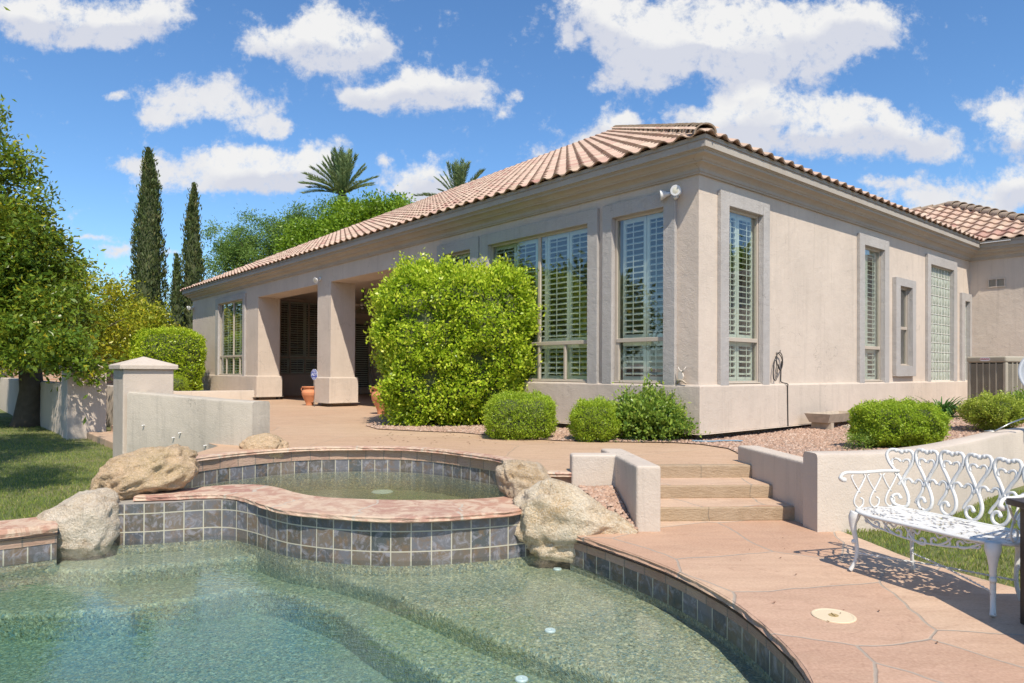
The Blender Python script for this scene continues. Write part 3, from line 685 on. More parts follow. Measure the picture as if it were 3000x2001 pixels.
# merge pool and spa/terrace footprint as one hole
TL=[tuple(H(u,v,0)[:2]) for u,v in ((5.3,-5.3),(6.0,-5.0),(9.7,-4.6),(34,-4.6),(34,14),(-14,14))]
right_hole=[(14,13.4),(9.0,10.35),(7.4,9.25),(6.2,8.3),(5.4,7.65),(4.4,6.95),(3.61,6.55),(2.9,6.0),(2.72,5.85),(.98,6.2),(.6,6.3)]
iL=len(LIP)
big=[(-900,-500),(900,-500),(900,1500),(-900,1500)]
HOLE=[(p[0],p[1]) for p in LIP]+[(-3.9,6.1),(-4.0,6.8),(-3.6,7.2),(-3.65,8.6)]+TL+right_hole
tag(sheet('ground',[big,HOLE],-.06,M['soil']),kind='structure')
LAWNL=[(-3.86,5.82),(-3.9,6.1),(-4.0,6.8),(-3.6,7.2),(-3.65,8.6)]+TL[:3]+[tuple(H(34,-4.6,0)[:2]),(-60,70),(-90,30),(-60,-2),(-6.4,2.0),(-6.3,4.1),(-5.55,5.05),(-4.85,5.5),(-4.3,5.86)]
tag(sheet('lawn',[LAWNL],0.0,M['lawn']),kind='structure')
LE=cat([(2.70,5.90),(2.76,5.6),(2.80,5.25),(2.83,4.93),(2.92,4.68),(3.04,4.38),(3.16,4.15),(3.4,3.8),(3.75,3.4),(4.3,3.0),(5.2,2.6)],4)
deck=[(p[0],p[1]) for p in LIP if p[0]>-3.7 and not(p[0]<-2.4 and p[1]>3)]
deck=deck[:]+[(-4,.9),(-4,-9),(9,-9),(9,2.2)]+[(p[0],p[1]) for p in LE[::-1]]+[(2.6,6.2),(1.0,6.2),(.9,5.9),(.6,5.85)]
tag(sheet('patio_deck',[deck],0.004,M['flag']),kind='structure')
LAWNR=[(p[0],p[1]) for p in LE]+[(14,2.2),(18,12),(14,13.45),(9.0,10.4),(7.4,9.3),(6.2,8.35),(5.4,7.7),(4.4,7.0),(3.61,6.6),(2.85,6.05)]
tag(sheet('lawn',[LAWNR],-.004,M['lawn']),kind='structure')
RIM=cat([(-3.52,6.95),(-3.46,7.3),(-3.36,7.55),(-3.16,7.9),(-2.95,8.15),(-2.68,8.36),(-2.4,8.49),(-2.1,8.56),(-1.75,8.58),(-1.4,8.55),(-1.15,8.46),(-.92,8.32),(-.7,8.14),(-.5,7.93),(-.3,7.72),(-.16,7.55),(-.04,7.32),(.06,7.0),(.17,6.68),(.29,6.48)],4)
TER=[(p[0],p[1]) for p in RIM]+[(.6,6.48),(1.02,6.50),(1.0,6.98),(2.45,7.08),(2.5,7.5),(6,9.2),(14,12)]+[tuple(H(-14,14,0)[:2]),tuple(H(34,14,0)[:2]),tuple(H(34,-4.6,0)[:2]),tuple(H(9.7,-4.6,0)[:2]),tuple(H(6.0,-5.0,0)[:2]),tuple(H(5.3,-5.3,0)[:2]),(-3.65,8.6)]
tag(sheet('terrace',[TER],ZT,M['flagt']),kind='structure')
tag(sweep('terrace_coping_edge',[(p[0],p[1]) for p in RIM]+[(.6,6.47),(1.02,6.49)],[(-.13,ZT-.003),(-.11,ZT+.002),(0,ZT+.002),(.012,ZT-.012),(.004,ZT-.026),(.014,ZT-.04),(-.06,ZT-.046)],M['coping'],jit=.012),kind='structure')
tag(sweep('terrace_riser',[(.14,6.56),(.30,6.52),(.6,6.51),(1.05,6.52)],[(0,ZT-.04),(0,-.1)],M['riser']),kind='structure')
# steps
for i,(y0,z1) in enumerate(((6.08,.125),(6.49,.25),(6.93,ZT))):
    bm=bmesh.new(); x0=1.10;x1=2.60
    bbox(bm,lambda x,y,z:Vector((x,y+.08*(x-1.1)/1.4,z)),(x0,x1),(y0,y0+.7),(z1-.03 if i==2 else z1-.125,z1 if i<2 else z1-.0))
    if i==2: bm.clear(); bbox(bm,lambda x,y,z:Vector((x,y+.08*(x-1.1)/1.4,z)),(x0,x1),(y0,y0+.12),(.2,z1+.003))
    me_o=fbm('step',bm,M['stepstone']); 
    me_o.data.uv_layers.new(name='UVMap'); ul=me_o.data.uv_layers[0]
    for lp in me_o.data.loops:
        co=me_o.data.vertices[lp.vertex_index].co; ul.data[lp.index].uv=(co.x+i*.37,co.z)
    bevel(me_o,.012,2); tag(me_o,kind='structure')
    bm=bmesh.new(); bbox(bm,lambda x,y,z:Vector((x,y+.08*(x-1.1)/1.4,z)),(x0,x1),(y0+.015,y0+.46),(z1+.001,z1+.0045)); 
    if i<2: tag(fbm('tread',bm,M['flag']),kind='structure')
    else: bm.free()
# gravel beds
def gz(x,y):
    d=Vector((x,y,0))-C0; u=d.dot(LV); v=d.dot(RV)
    t=max(0,min(1,(v-1.5)/4.5)); t=t*t*(3-2*t); w=max(0,min(1,(-u-1.2)/2.2)); w=w*w*(3-2*w)
    return ZT+.012+.20*t+.09*w*(1-.5*t)
BEDR=[(2.52,7.42),(2.62,7.9),(2.66,8.5),(2.45,9.0),(2.1,9.2),(1.6,9.22),(1.1,9.26),(.6,9.4),(.1,9.72),(-.35,10.15),(-.8,10.55),(-1.5,10.78),(-2.15,11.1),(-2.5,11.8),(-2.5,12.6),(-1.9,13.2)]+[tuple(H(u,v,0)[:2]) for u,v in ((5.0,.1),(0.1,.1),(.1,11.4),(-4.6,11.4))]+[(14,13.42),(9.0,10.4),(7.4,9.3),(6.2,8.35),(5.4,7.7),(4.4,7.05),(3.61,6.72),(3.0,6.2),(2.7,6.1)]
# triangulated grid clipped to the bed
def gridbed(name,poly,step,zf,mat):
    xs=[p[0] for p in poly];ys=[p[1] for p in poly]
    nx=int((max(xs)-min(xs))/step)+1; ny=int((max(ys)-min(ys))/step)+1
    bm=bmesh.new(); V={}
    P_=np.array(poly)
    loops=[[Vector((p[0],p[1],0)) for p in poly]]
    o=sheet(name,[poly],0,mat)
    b=bmesh.new(); b.from_mesh(o.data)
    for i in range(nx+1):
        x=min(xs)+i*step; bmesh.ops.bisect_plane(b,geom=b.verts[:]+b.edges[:]+b.faces[:],plane_co=(x,0,0),plane_no=(1,0,0))
    for i in range(ny+1):
        y=min(ys)+i*step; bmesh.ops.bisect_plane(b,geom=b.verts[:]+b.edges[:]+b.faces[:],plane_co=(0,y,0),plane_no=(0,1,0))
    for v in b.verts: v.co.z=zf(v.co.x,v.co.y)
    b.to_mesh(o.data); b.free(); o.data.update(); return o
tag(gridbed('gravel_bed',BEDR,.5,gz,M['gravelbed']),kind='structure')
def stones(name,poly,n,zf,s0,s1,mat,label=None):
    xs=[p[0] for p in poly];ys=[p[1] for p in poly]; x=rng.uniform(min(xs),max(xs),n*4); y=rng.uniform(min(ys),max(ys),n*4)
    k=inpoly(x,y,poly); x=x[k][:n];y=y[k][:n]
    # nearer ones denser
    n=len(x); base=np.array([(1,1,-.6),(-1,1,-.6),(-1,-1,-.6),(1,-1,-.6),(.7,.6,.6),(-.6,.7,.55),(-.7,-.6,.6),(.6,-.7,.5)],float)*.5
    s=rng.uniform(s0,s1,n); a=rng.uniform(0,6.28,n); V=np.empty((n,8,3))
    b=base[None]*(1+.35*rng.uniform(-1,1,(n,8,3)))*s[:,None,None]*np.array([1,.8,.7])
    ca,sa=np.cos(a)[:,None],np.sin(a)[:,None]
    V[:,:,0]=b[:,:,0]*ca-b[:,:,1]*sa+x[:,None]; V[:,:,1]=b[:,:,0]*sa+b[:,:,1]*ca+y[:,None]
    V[:,:,2]=b[:,:,2]+np.array([zf(i,j) for i,j in zip(x,y)])[:,None]+s[:,None]*.22
    q=np.array([(4,5,6,7),(0,1,5,4),(1,2,6,5),(2,3,7,6),(3,0,4,7)])
    fi=(np.arange(n)*8)[:,None,None]+q[None]; fi=fi.reshape(-1)
    me=bpy.data.meshes.new(name); me.vertices.add(n*8); me.vertices.foreach_set('co',V.reshape(-1).astype(np.float32))
    me.loops.add(len(fi)); me.loops.foreach_set('vertex_index',fi.astype(np.int32)); me.polygons.add(n*5); me.polygons.foreach_set('loop_start',np.arange(0,len(fi),4,dtype=np.int32))
    at=me.attributes.new('rnd','FLOAT','FACE'); at.data.foreach_set('value',np.repeat(rng.random(n),5).astype(np.float32)); me.update()
    o=link(name,me,mat); return tag(o,label,'gravel' if label else None,kind='stuff')
stones('gravel',BEDR,26000,gz,.018,.042,M['gravel'],'pinkish crushed gravel covering the planting beds by the house')
stones('gravel',[(.66,5.75),(1.02,5.68),(.95,6.42),(.62,6.42)],650,lambda x,y:.03+.22*max(0,min(1,(y-5.7)/.7)),.02,.045,M['gravel'],'small heap of pinkish gravel between the boulder and step wall')
tag(sheet('gravel_slope',[[(.3,5.66),(1.04,5.64),(1.04,6.5),(.3,6.5)]],0,M['gravelbed'],zf=lambda x,y:.012+.2*max(0,min(1,(y-5.66)/.8))),kind='structure')
# grass
def grass(name,poly,n,h,zb,label,dens=None):
    xs=[p[0] for p in poly];ys=[p[1] for p in poly]; x=rng.uniform(min(xs),max(xs),n*5); y=rng.uniform(min(ys),max(ys),n*5)
    k=inpoly(x,y,poly)
    if dens is not None: k&=rng.random(len(x))<dens(x,y)
    x=x[k][:n];y=y[k][:n]; m=len(x)
    P=np.stack([x,y,zb+rng.uniform(.3,.6,m)*h],1); D=unit(m)*.55; D[:,2]=1
    tag(leaf_mesh(name,P,D,h,.16,M['grass'],szvar=.4),label,'grass',kind='stuff')
vis=[(-3.86,5.85),(-4.0,6.8),(-3.6,7.2),(-3.65,8.6),tuple(H(5.3,-5.3,0)[:2]),tuple(H(6.0,-5.6,0)[:2]),tuple(H(9.7,-5.6,0)[:2]),tuple(H(17,-6,0)[:2]),(-18,20),(-9,10),(-4.9,5.6)]
def dl(x,y):
    d=np.sqrt(x*x+y*y); base=np.clip((9./d)**2,0,1); pat=np.array([noise.noise(Vector((a*.5,b*.9,3.))) for a,b in zip(x[:1],y[:1])])
    return base
grass('grass',vis,90000,.034,0,'short mown grass of the shaded lawn on the left',dl)
visR=[(p[0],p[1]) for p in LE[:28]]+[(4.2,3.4),(7.5,6.0),(9.5,9.6),(7.4,9.0),(6.2,8.1),(5.4,7.5),(4.4,6.9),(3.61,6.5),(2.85,6.0)]
grass('grass',visR,60000,.034,0,'sunlit green grass behind the white bench')
# ------------------------------------------------------------------ house
house=root('house',H(0,0,ZT),'single storey pinkish beige stucco house with hipped clay tile roof and shuttered windows','house')
def fl(v0): return lambda a,d,z:H(a,v0+d,z)      # left facade: a along u, depth into the house +v
def fr(a,d,z): return H(d,a,z)                   # right facade: a along v, depth +u
FLc=fl(0.)
def wallsheet(name,f,a0,a1,z0,z1,holes,th,mat,parent,ends=True):
    """wall with openings: front, back and reveal faces"""
    A=sorted({a0,a1}|{h[0] for h in holes}|{h[1] for h in holes}); Z=sorted({z0,z1}|{h[2] for h in holes}|{h[3] for h in holes})
    A=[a for a in A if a0<=a<=a1]; Z=[z for z in Z if z0<=z<=z1]
    def hol(a,z): return any(h[0]<a<h[1] and h[2]<z<h[3] for h in holes)
    bm=bmesh.new()
    def q(*p): bm.faces.new([bm.verts.new(f(*x)) for x in p])
    sol={}
    for i in range(len(A)-1):
        for j in range(len(Z)-1): sol[i,j]=not hol((A[i]+A[i+1])/2,(Z[j]+Z[j+1])/2)
    for (i,j),s in sol.items():
        if not s: continue
        x0,x1,y0,y1=A[i],A[i+1],Z[j],Z[j+1]
        q((x0,0,y0),(x1,0,y0),(x1,0,y1),(x0,0,y1)); q((x0,th,y0),(x0,th,y1),(x1,th,y1),(x1,th,y0))
        if not sol.get((i-1,j),not ends): q((x0,0,y0),(x0,0,y1),(x0,th,y1),(x0,th,y0))
        if not sol.get((i+1,j),not ends): q((x1,0,y0),(x1,th,y0),(x1,th,y1),(x1,0,y1))
        if not sol.get((i,j-1),False): q((x0,0,y0),(x0,th,y0),(x1,th,y0),(x1,0,y0))
        if not sol.get((i,j+1),False): q((x0,0,y1),(x1,0,y1),(x1,th,y1),(x0,th,y1))
    bmesh.ops.remove_doubles(bm,verts=bm.verts,dist=1e-4)
    return fbm(name,bm,mat,parent)
LED=1.15; TOPZ=4.30; BOT=.47
UPH=[(.555,1.533,LED,3.69),(2.04,4.60,LED,3.69),(5.15,6.05,LED,3.69),(6.98,11.25,.3,3.65),(12.05,16.38,.3,3.65),(17.65,20.13,LED,3.69)]
# left facade: .7 m deep where the patio opens, .3 elsewhere
o=wallsheet('wall',FLc,0.,6.98,LED,TOPZ,UPH[:3],.30,M['wall'],house)
o=wallsheet('wall',FLc,6.98,16.38,LED,TOPZ,[(6.98,11.25,0,3.65),(12.05,16.38,0,3.65)],.70,M['wall'],house)
o=wallsheet('wall',FLc,16.38,23.37,LED,TOPZ,[UPH[5]],.70,M['wall'],house)
wallsheet('wall',fr,.30,11.3,LED,TOPZ,[(.665,1.60,LED,3.71),(5.21,6.12,LED,3.71),(6.84,7.47,1.465,3.08),(8.58,10.03,LED,3.70),(10.81,11.16,LED,3.05)],.30,M['wall'],house)
wg=lambda a,d,z:H(a,11.3+d,z)
wallsheet('wall',wg,-9,0.,.3,TOPZ,[],.3,M['wall'],house)
# far end of the house, and back walls
wallsheet('wall',lambda a,d,z:H(23.37-d,a,z),.70,22,.3,TOPZ,[],.3,M['wall'],house)
wallsheet('wall',lambda a,d,z:H(a,22+d,z),0.3,23.0,.3,TOPZ,[],.3,M['wall'],house)
wallsheet('wall',lambda a,d,z:H(0+d,a,z),11.6,22,.3,TOPZ,[],.3,M['wall'],house)
# wainscot: thicker lower wall with a sloping ledge
WP=[(-.062,BOT),(-.062,1.125),(-.05,1.142),(0.0,1.152)]
def wains(name,path,loopback=None):
    pts=[H(u,v,0) for u,v in path]
    # solid strip: outer profile and an underside
    prof=[(.12,BOT),(.062,BOT),(.066,BOT+.012),(.066,1.118),(.056,1.138),(-.03,1.154)]
    return sweep(name,[(p.x,p.y) for p in pts],prof,M['wall'],house,smooth=False)
EX=.0
wains('lower_wall',[(23.37,6),(23.37,0),(16.38,0),(16.38,.70),(17.0,.70)])
wains('lower_wall',[(12.05,.7),(12.05,0),(11.25,0),(11.25,.70),(12.05,.70),(12.05,.3)])
wains('lower_wall',[(6.98,.7),(6.98,0),(0,0),(0,11.3),(-9,11.3)])
for s_ in [[(23.3,5),(23.3,.07),(16.45,.07),(16.45,.62),(17,.62)],[(11.98,.6),(11.98,.09),(11.33,.09),(11.33,.62),(11.98,.62),(11.98,.3)],[(6.9,.62),(6.9,.07),(.09,.09),(.09,11.22),(-9,11.22)]]:
    sweep('footing',[(H(u,v,0).x,H(u,v,0).y) for u,v in s_],[(0.0,.2),(0.0,BOT+.01)],M['footing'],house)
# underside plates of the lower wall
for a,b,c,d in ((11.30,12.0,.05,.66),):
    bm=bmesh.new(); bbox(bm,lambda x,y,z:H(x,y,z),(a,b),(c,d),(BOT,BOT+.6)); fbm('column_core',bm,M['wall'],house)
# cornice
CP=[(0.0,4.048),(.034,4.048),(.040,4.062),(.040,4.082),(.052,4.088),(.056,4.150),(.064,4.158),(.075,4.178),(.095,4.198),(.125,4.215),(.15,4.226),(.155,4.256),(.17,4.262),(.18,4.285),(.20,4.308),(.235,4.326),(.262,4.336),(.266,4.385),(.282,4.388),(.285,4.47),(.345,4.474),(.348,4.60)]
CP=[(o_,4.048+(z_-4.048)*.70) for o_,z_ in CP[:-3]]+[(.285,4.30),(.315,4.302),(.318,4.46)]
CPATH=[(23.37,16),(23.37,0),(0,0),(0,11.3),(-9,11.3)]
sharp(sweep('cornice',[(H(u,v,0).x,H(u,v,0).y) for u,v in CPATH],CP,M['cornice'],house),28)
# ---- roof: pyramid hip with S tiles
TH=math.atan(.500); CT,ST=math.cos(TH),math.sin(TH); OFF=.36; ZE=4.425; EXP=.335; PER=.30
def tileplane(name,f,amin,amax,cmax,clip,parent,seg=7):
    """f(a,s,h): a across, s up slope, h above the slope; clip(a,s)->bool keeps a tile"""
    V=[];Fc=[];R=[]
    seg=seg
    for c in range(cmax):
        s0=c*EXP; s1=s0+EXP+.015
        k0=int(math.floor(amin/PER)); k1=int(math.ceil(amax/PER))
        for k in range(k0,k1):
            ac=(k+.5)*PER
            if not clip(ac,s0+EXP*.5): continue
            b=len(V); r=random.random()
            jit=random.uniform(-.004,.004)
            for j in range(seg+1):
                t=j/seg; a=(k+t)*PER
                w=.047*(max(0,math.sin(math.pi*min(1,t/.62))) if t<.62 else -.22*math.sin(math.pi*(t-.62)/.38))
                lo=w+.048+jit; hi=w+.004
                V.append(f(a,s0+random.uniform(0,.0),lo)); V.append(f(a,s1,hi)); V.append(f(a,s0+.004,lo-.020 if c==0 else lo-.048))
            for j in range(seg):
                p=b+j*3
                Fc.append((p,p+3,p+4,p+1)); R.append(r)
                Fc.append((p+2,p+5,p+3,p)); R.append(r)
    o=mesh(name,V,Fc,M['tile'],parent,rnd=R); return o
roof=mesh('roof',[H(*p) for p in ((-OFF+.03,-OFF+.03,ZE-.03),(23.37+OFF-.03,-OFF+.03,ZE-.03),(23.37+OFF-.03,23.37+OFF,ZE-.03),(-OFF+.03,23.37+OFF,ZE-.03),(11.685,11.685,ZE-.045+.500*(11.685+OFF)))],[(0,1,4),(1,2,4),(2,3,4),(3,0,4)],M['tile'],house,rnd=[.5]*4)
span=23.37+2*OFF; smax=(span/2)/CT; nc_=int(smax/EXP)
def fL(a,s,h): return H(a-OFF,-OFF+s*CT-h*ST,ZE+s*ST+h*CT)
def fR(a,s,h): return H(-OFF+s*CT-h*ST,a-OFF,ZE+s*ST+h*CT)
cl=lambda a,s: s*CT<a+.1 and a<span-s*CT+.1
tileplane('roof_tiles',fL,0,span,nc_,cl,roof)
def clR(a,s): return s*CT<a+.1 and a<span-s*CT+.1 and not (a>11.3 and s*CT<a-11.3+.2)
tileplane('roof_tiles',fR,0,span,nc_,clR,roof)
def hiptiles(name,A,B,n,parent,r0=.15,r1=.115,ln=.42):
    """half-round hip tiles from the low end A to the high end B, lapping upward"""
    A=Vector(A);B=Vector(B); d=(B-A).normalized(); side=d.cross(Vector((0,0,1))).normalized(); upv=side.cross(d)
    V=[];Fc=[]; L=(B-A).length; ex=L/n
    for i in range(n):
        p0=A+d*(i*ex)+Vector((random.uniform(-.004,.004),0,random.uniform(-.003,.004))); p1=p0+d*min(ln,ex+.09)
        b=len(V); K=12
        for (p,r,dz) in ((p0,r0,.028),(p1,r1,0.0),(p0,r0-.02,.028)):
            for k in range(K+1):
                a=math.pi*k/K; V.append(p+side*math.cos(a)*r+upv*(math.sin(a)*r*.92+dz-.03))
        m_=K+1
        for k in range(K):
            Fc.append((b+k,b+k+1,b+m_+k+1,b+m_+k)); Fc.append((b+2*m_+k,b+2*m_+k+1,b+k+1,b+k))
            Fc.append((b+2*m_+k,b+m_+k,b+m_+k+1,b+2*m_+k+1))
        for e in (0,K): Fc.append((b+e,b+m_+e,b+2*m_+e))
    return sharp(mesh(name,V,Fc,M['ridge'],parent),40)
APX=H(11.685,11.685,ZE+.500*(11.685+OFF)+.03)
hiptiles('hip_tiles',H(-OFF+.06,-OFF+.06,ZE+.045),APX,58,roof)
o=hiptiles('hip_tiles',H(23.37+OFF-.02,-OFF+.02,ZE+.0),APX+Vector((0,0,-.05)),52,roof,.085,.07)
o.data.materials.clear(); m2=M['tile'].copy(); o.data.materials.append(m2)
a_=o.data.attributes.new('rnd','FLOAT','FACE'); a_.data.foreach_set('value',[.3+.3*random.random() for _ in o.data.polygons])
# wing roof at the right
wroof=None
best=None
for ue10 in range(-90,-20):
    for m10 in range(5,80):
        ue=ue10/10;mm=m10/10
        p=H(ue+mm,11.3-OFF+mm,ZE+.500*mm+.12); q=p-Vector((0,0,EYE)); l=CM.transposed()@q
        px=1500+F*l.x/-l.z; py=1000.5-F*(l.y/-l.z-SH*3000/F); e=abs(px-2779)+abs(py-613)
        if best is None or e<best[0]: best=(e,ue,mm)
_,UE,MM=best
wroof=mesh('wing_roof',[H(UE+.05,11.33-OFF,ZE-.03),H(12,11.33-OFF,ZE-.03),H(12,11.3-OFF+MM,ZE-.045+.500*MM),H(UE+MM,11.3-OFF+MM,ZE-.045+.500*MM),H(UE+.05,11.3-OFF+2*MM,ZE-.03),H(12,11.3-OFF+2*MM,ZE-.03)],[(0,1,2,3),(0,3,4),(3,2,5,4)],M['tile'],house,rnd=[.5]*3)
def fW(a,s,h): return H(a+UE,11.3-OFF+s*CT-h*ST,ZE+s*ST+h*CT)
def clW(a,s):
    u=a+UE; return s*CT<a+.1 and s*CT<MM and (u<-OFF or s*CT>u+OFF-.2)
tileplane('roof_tiles',fW,0,UE*-1+MM+3,int(MM/CT/EXP)+1,clW,wroof,seg=10)
hiptiles('hip_tiles',H(UE+.04,11.3-OFF+.04,ZE+.04),H(UE+MM,11.3-OFF+MM,ZE+.500*MM+.04),max(3,int(MM*1.5/.36)),wroof)
hiptiles('ridge_tiles',H(UE+MM+.1,11.3-OFF+MM,ZE+.500*MM+.0),H(UE+MM+6,11.3-OFF+MM,ZE+.500*MM+.0),18,wroof,.12,.1)
# ---- windows
def surround(f,a0,a1,z1,i0,i1,iz1,z0=LED,iz0=None,pr=.06,parent=None):
    """raised plaster band round an opening"""
    bm=bmesh.new(); Lc=lambda x,d,z:f(x,d,z)
    e=-.004
    bbox(bm,lambda x,y,z:f(x,y,z),(a0,i0),(-pr,-.001),(z0-.02 if iz0 is None else z0,z1)); 
    bbox(bm,lambda x,y,z:f(x,y,z),(i1,a1),(-pr,-.001),(z0-.02 if iz0 is None else z0,z1))
    bbox(bm,lambda x,y,z:f(x,y,z),(i0,i1),(-pr,-.001),(iz1,z1))
    if iz0 is not None: bbox(bm,lambda x,y,z:f(x,y,z),(i0,i1),(-pr,-.001),(z0,iz0))
    # plaster returns lining the opening
    bbox(bm,lambda x,y,z:f(x,y,z),(i0-.001,i0+.006),(-.001,.02),(LED+.003 if iz0 is None else iz0,iz1-.001)); bbox(bm,lambda x,y,z:f(x,y,z),(i1-.006,i1+.001),(-.001,.02),(LED+.003 if iz0 is None else iz0,iz1-.001))
    bbox(bm,lambda x,y,z:f(x,y,z),(i0,i1),(-.001,.02),(iz1-.007,iz1+.0005))
    if iz0 is not None: bbox(bm,lambda x,y,z:f(x,y,z),(i0+.007,i1-.007),(-.001,.02),(iz0-.0005,iz0+.007))
    o=fbm('surround',bm,M['trim'],parent); return bevel(o,.008,1)
def window(f,a0,a1,z0,z1,mull=(),rail=None,lmull=(),panels=2,shut=True,d0=.02,sh_d=.105,spl=None,tilt=26):
    w=.04; zr=rail
    bm=bmesh.new()
    B=lambda A,Z,D=(d0,d0+.05): bbox(bm,lambda x,y,z:f(x,y,z),A,D,Z)
    a0+=.007;a1-=.007;z1-=.008;z0+=.004
    B((a0,a0+w),(z0,z1)); B((a1-w,a1),(z0,z1)); B((a0+w,a1-w),(z1-w*.8,z1)); B((a0+w,a1-w),(z0,z0+w)); B((a0-.004,a1+.004),(z0,z0+.018),(d0-.04,d0-.001))
    if zr: B((a0+w,a1-w),(zr-.03,zr+.03),(d0-.012,d0+.05))
    for m_ in mull: B((m_-.028,m_+.028),((zr+.03) if zr else z0+w,z1-w*.8))
    for m_ in lmull: B((m_-.024,m_+.024),(z0+w,(zr-.03) if zr else z1-w*.8))
    win=fbm('window',bm,M['frame'],house); bevel(win,.004,1)
    bm=bmesh.new(); bm.faces.new([bm.verts.new(f(*p)) for p in ((a0+.01,d0+.025,z0+.01),(a1-.01,d0+.025,z0+.01),(a1-.01,d0+.025,z1-.01),(a0+.01,d0+.025,z1-.01))])
    fbm('pane',bm,M['glass'],win)
    if shut:
        edges=spl or [a0+(a1-a0)*i/panels for i in range(panels+1)]
        bands=[(z0+.03,(zr or z1)-.02),((zr or 0)+.02,z1-.02)] if zr else [(z0+.03,z1-.02)]
        for (zb,zt) in bands:
            for e0,e1 in zip(edges,edges[1:]):
                bm=bmesh.new(); st=.052; D=(sh_d,sh_d+.03)
                e0b=e0+.006;e1b=e1-.006
                for A,Z in (((e0b,e0b+st),(zb,zt)),((e1b-st,e1b),(zb,zt)),((e0b+st,e1b-st),(zb,zb+.07)),((e0b+st,e1b-st),(zt-.07,zt))): bbox(bm,lambda x,y,z:f(x,y,z),A,D,Z)
                zz=zb+.07+.045; nl=max(1,int(round((zt-zb-.14)/.088))); pit=(zt-zb-.14)/nl
                for i in range(nl):
                    zc=zb+.07+pit*(i+.5); ca,sa=math.cos(rad(tilt)),math.sin(rad(tilt))
                    def ff(x,y,z,zc=zc): return f(x,sh_d+.015+y*ca-z*sa,zc+y*sa+z*ca)
                    bbox(bm,ff,(e0b+st,e1b-st),(-.040,.040),(-.005,.005))
                mid=(e0b+e1b)/2; bbox(bm,lambda x,y,z:f(x,y,z),(mid-.006,mid+.006),(sh_d-.034,sh_d-.026),(zb+.08,zt-.08))
                fbm('shutter',bm,M['shutter'],win)
    return win
S_=surround
RZ=1.80
w3=window(FLc,.555,1.533,LED,3.69,rail=RZ,lmull=(1.47,),spl=[.58,.98,1.44])
S_(FLc,.355,1.72,3.90,.555,1.533,3.69,parent=w3)
w2=window(FLc,2.04,4.60,LED,3.69,mull=(3.26,),rail=RZ,lmull=(2.625,3.26,3.9),spl=[2.06,2.6,3.14,3.38,3.96,4.58])
S_(FLc,1.83,4.85,3.90,2.04,4.60,3.69,parent=w2)
w1=window(FLc,5.15,6.05,LED,3.69,rail=RZ,panels=2); S_(FLc,4.89,6.285,3.90,5.15,6.05,3.69,parent=w1)
w0=window(FLc,17.65,20.13,LED,3.69,mull=(18.75,),rail=RZ,lmull=(18.12,18.75,19.46),spl=[17.7,18.3,18.9,19.5,20.1]); S_(FLc,17.45,20.43,3.88,17.65,20.13,3.69,parent=w0)
wA=window(fr,.665,1.60,LED,3.71,rail=RZ,spl=[.69,1.13,1.57],tilt=20); S_(fr,.455,1.79,3.905,.665,1.60,3.71,parent=wA)
wB=window(fr,5.21,6.12,LED,3.71,rail=RZ,spl=[5.23,5.66,6.1],tilt=20); S_(fr,5.0,6.33,3.905,5.21,6.12,3.71,parent=wB)
wC=window(fr,6.84,7.47,1.465,3.08,rail=2.24,shut=False); S_(fr,6.63,7.66,3.24,6.84,7.47,3.08,z0=1.256,iz0=1.465,pr=.08,parent=wC)
def blockwin(f,a0,a1,z0,z1,nx,nz_):
    bm=bmesh.new(); g=.012; px=(a1-a0)/nx; pz=(z1-z0)/nz_
    for i in range(nx+1): bbox(bm,f,(a0+i*px-g/2,a0+i*px+g/2),(.025,.06),(z0,z1))
    for j in range(nz_+1): bbox(bm,f,(a0,a1),(.023,.061),(z0+j*pz-g/2,z0+j*pz+g/2))
    w=fbm('window',bm,M['grout'],house); bm=bmesh.new()
    for i in range(nx):
        for j in range(nz_):
            x0=a0+i*px+g/2;x1=x0+px-g;y0=z0+j*pz+g/2;y1=y0+pz-g; q=.018
            vs=[bm.verts.new(f(*p)) for p in ((x0,.045,y0),(x1,.045,y0),(x1,.045,y1),(x0,.045,y1),(x0+q,.03,y0+q),(x1-q,.03,y0+q),(x1-q,.03,y1-q),(x0+q,.03,y1-q))]
            for c in ((0,1,5,4),(1,2,6,5),(2,3,7,6),(3,0,4,7),(4,5,6,7)): bm.faces.new([vs[k] for k in c])
    g_=fbm('glass_blocks',bm,M['block'],w); sharp(g_,60); return w
wD=blockwin(fr,8.587,10.023,LED+.01,3.69,8,12); S_(fr,8.40,10.25,3.905,8.58,10.03,3.70,parent=wD)
wE=blockwin(fr,10.817,11.153,LED+.01,3.04,2,9); S_(fr,10.60,11.297,3.235,10.81,11.16,3.05,parent=wE)
bm=bmesh.new(); bbox(bm,fr,(8.5,11.2),(.301,.31),(1.1,3.8)); fbm('room_backing',bm,M['trim'],house)
# ---- interior: rooms behind the windows, unlit gloom put into their colour, and the patio recess
def room(name,f,a,d,z,mat,inward=True):
    bm=bmesh.new(); bbox(bm,f,a,d,z); o=fbm(name,bm,mat,house); o.data.flip_normals(); return o
M['room']=plain('room_gloom',(.10,.09,.08),.9)  # darkness of the unlit rooms is painted into this colour
HH=lambda a,d,z:H(a,d,z)
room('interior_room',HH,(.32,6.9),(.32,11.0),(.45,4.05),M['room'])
room('interior_room',HH,(17.60,20.18),(.40,.69),(1.10,3.74),M['room'])  # shallow dark box inside the wall, stands in for an unlit room
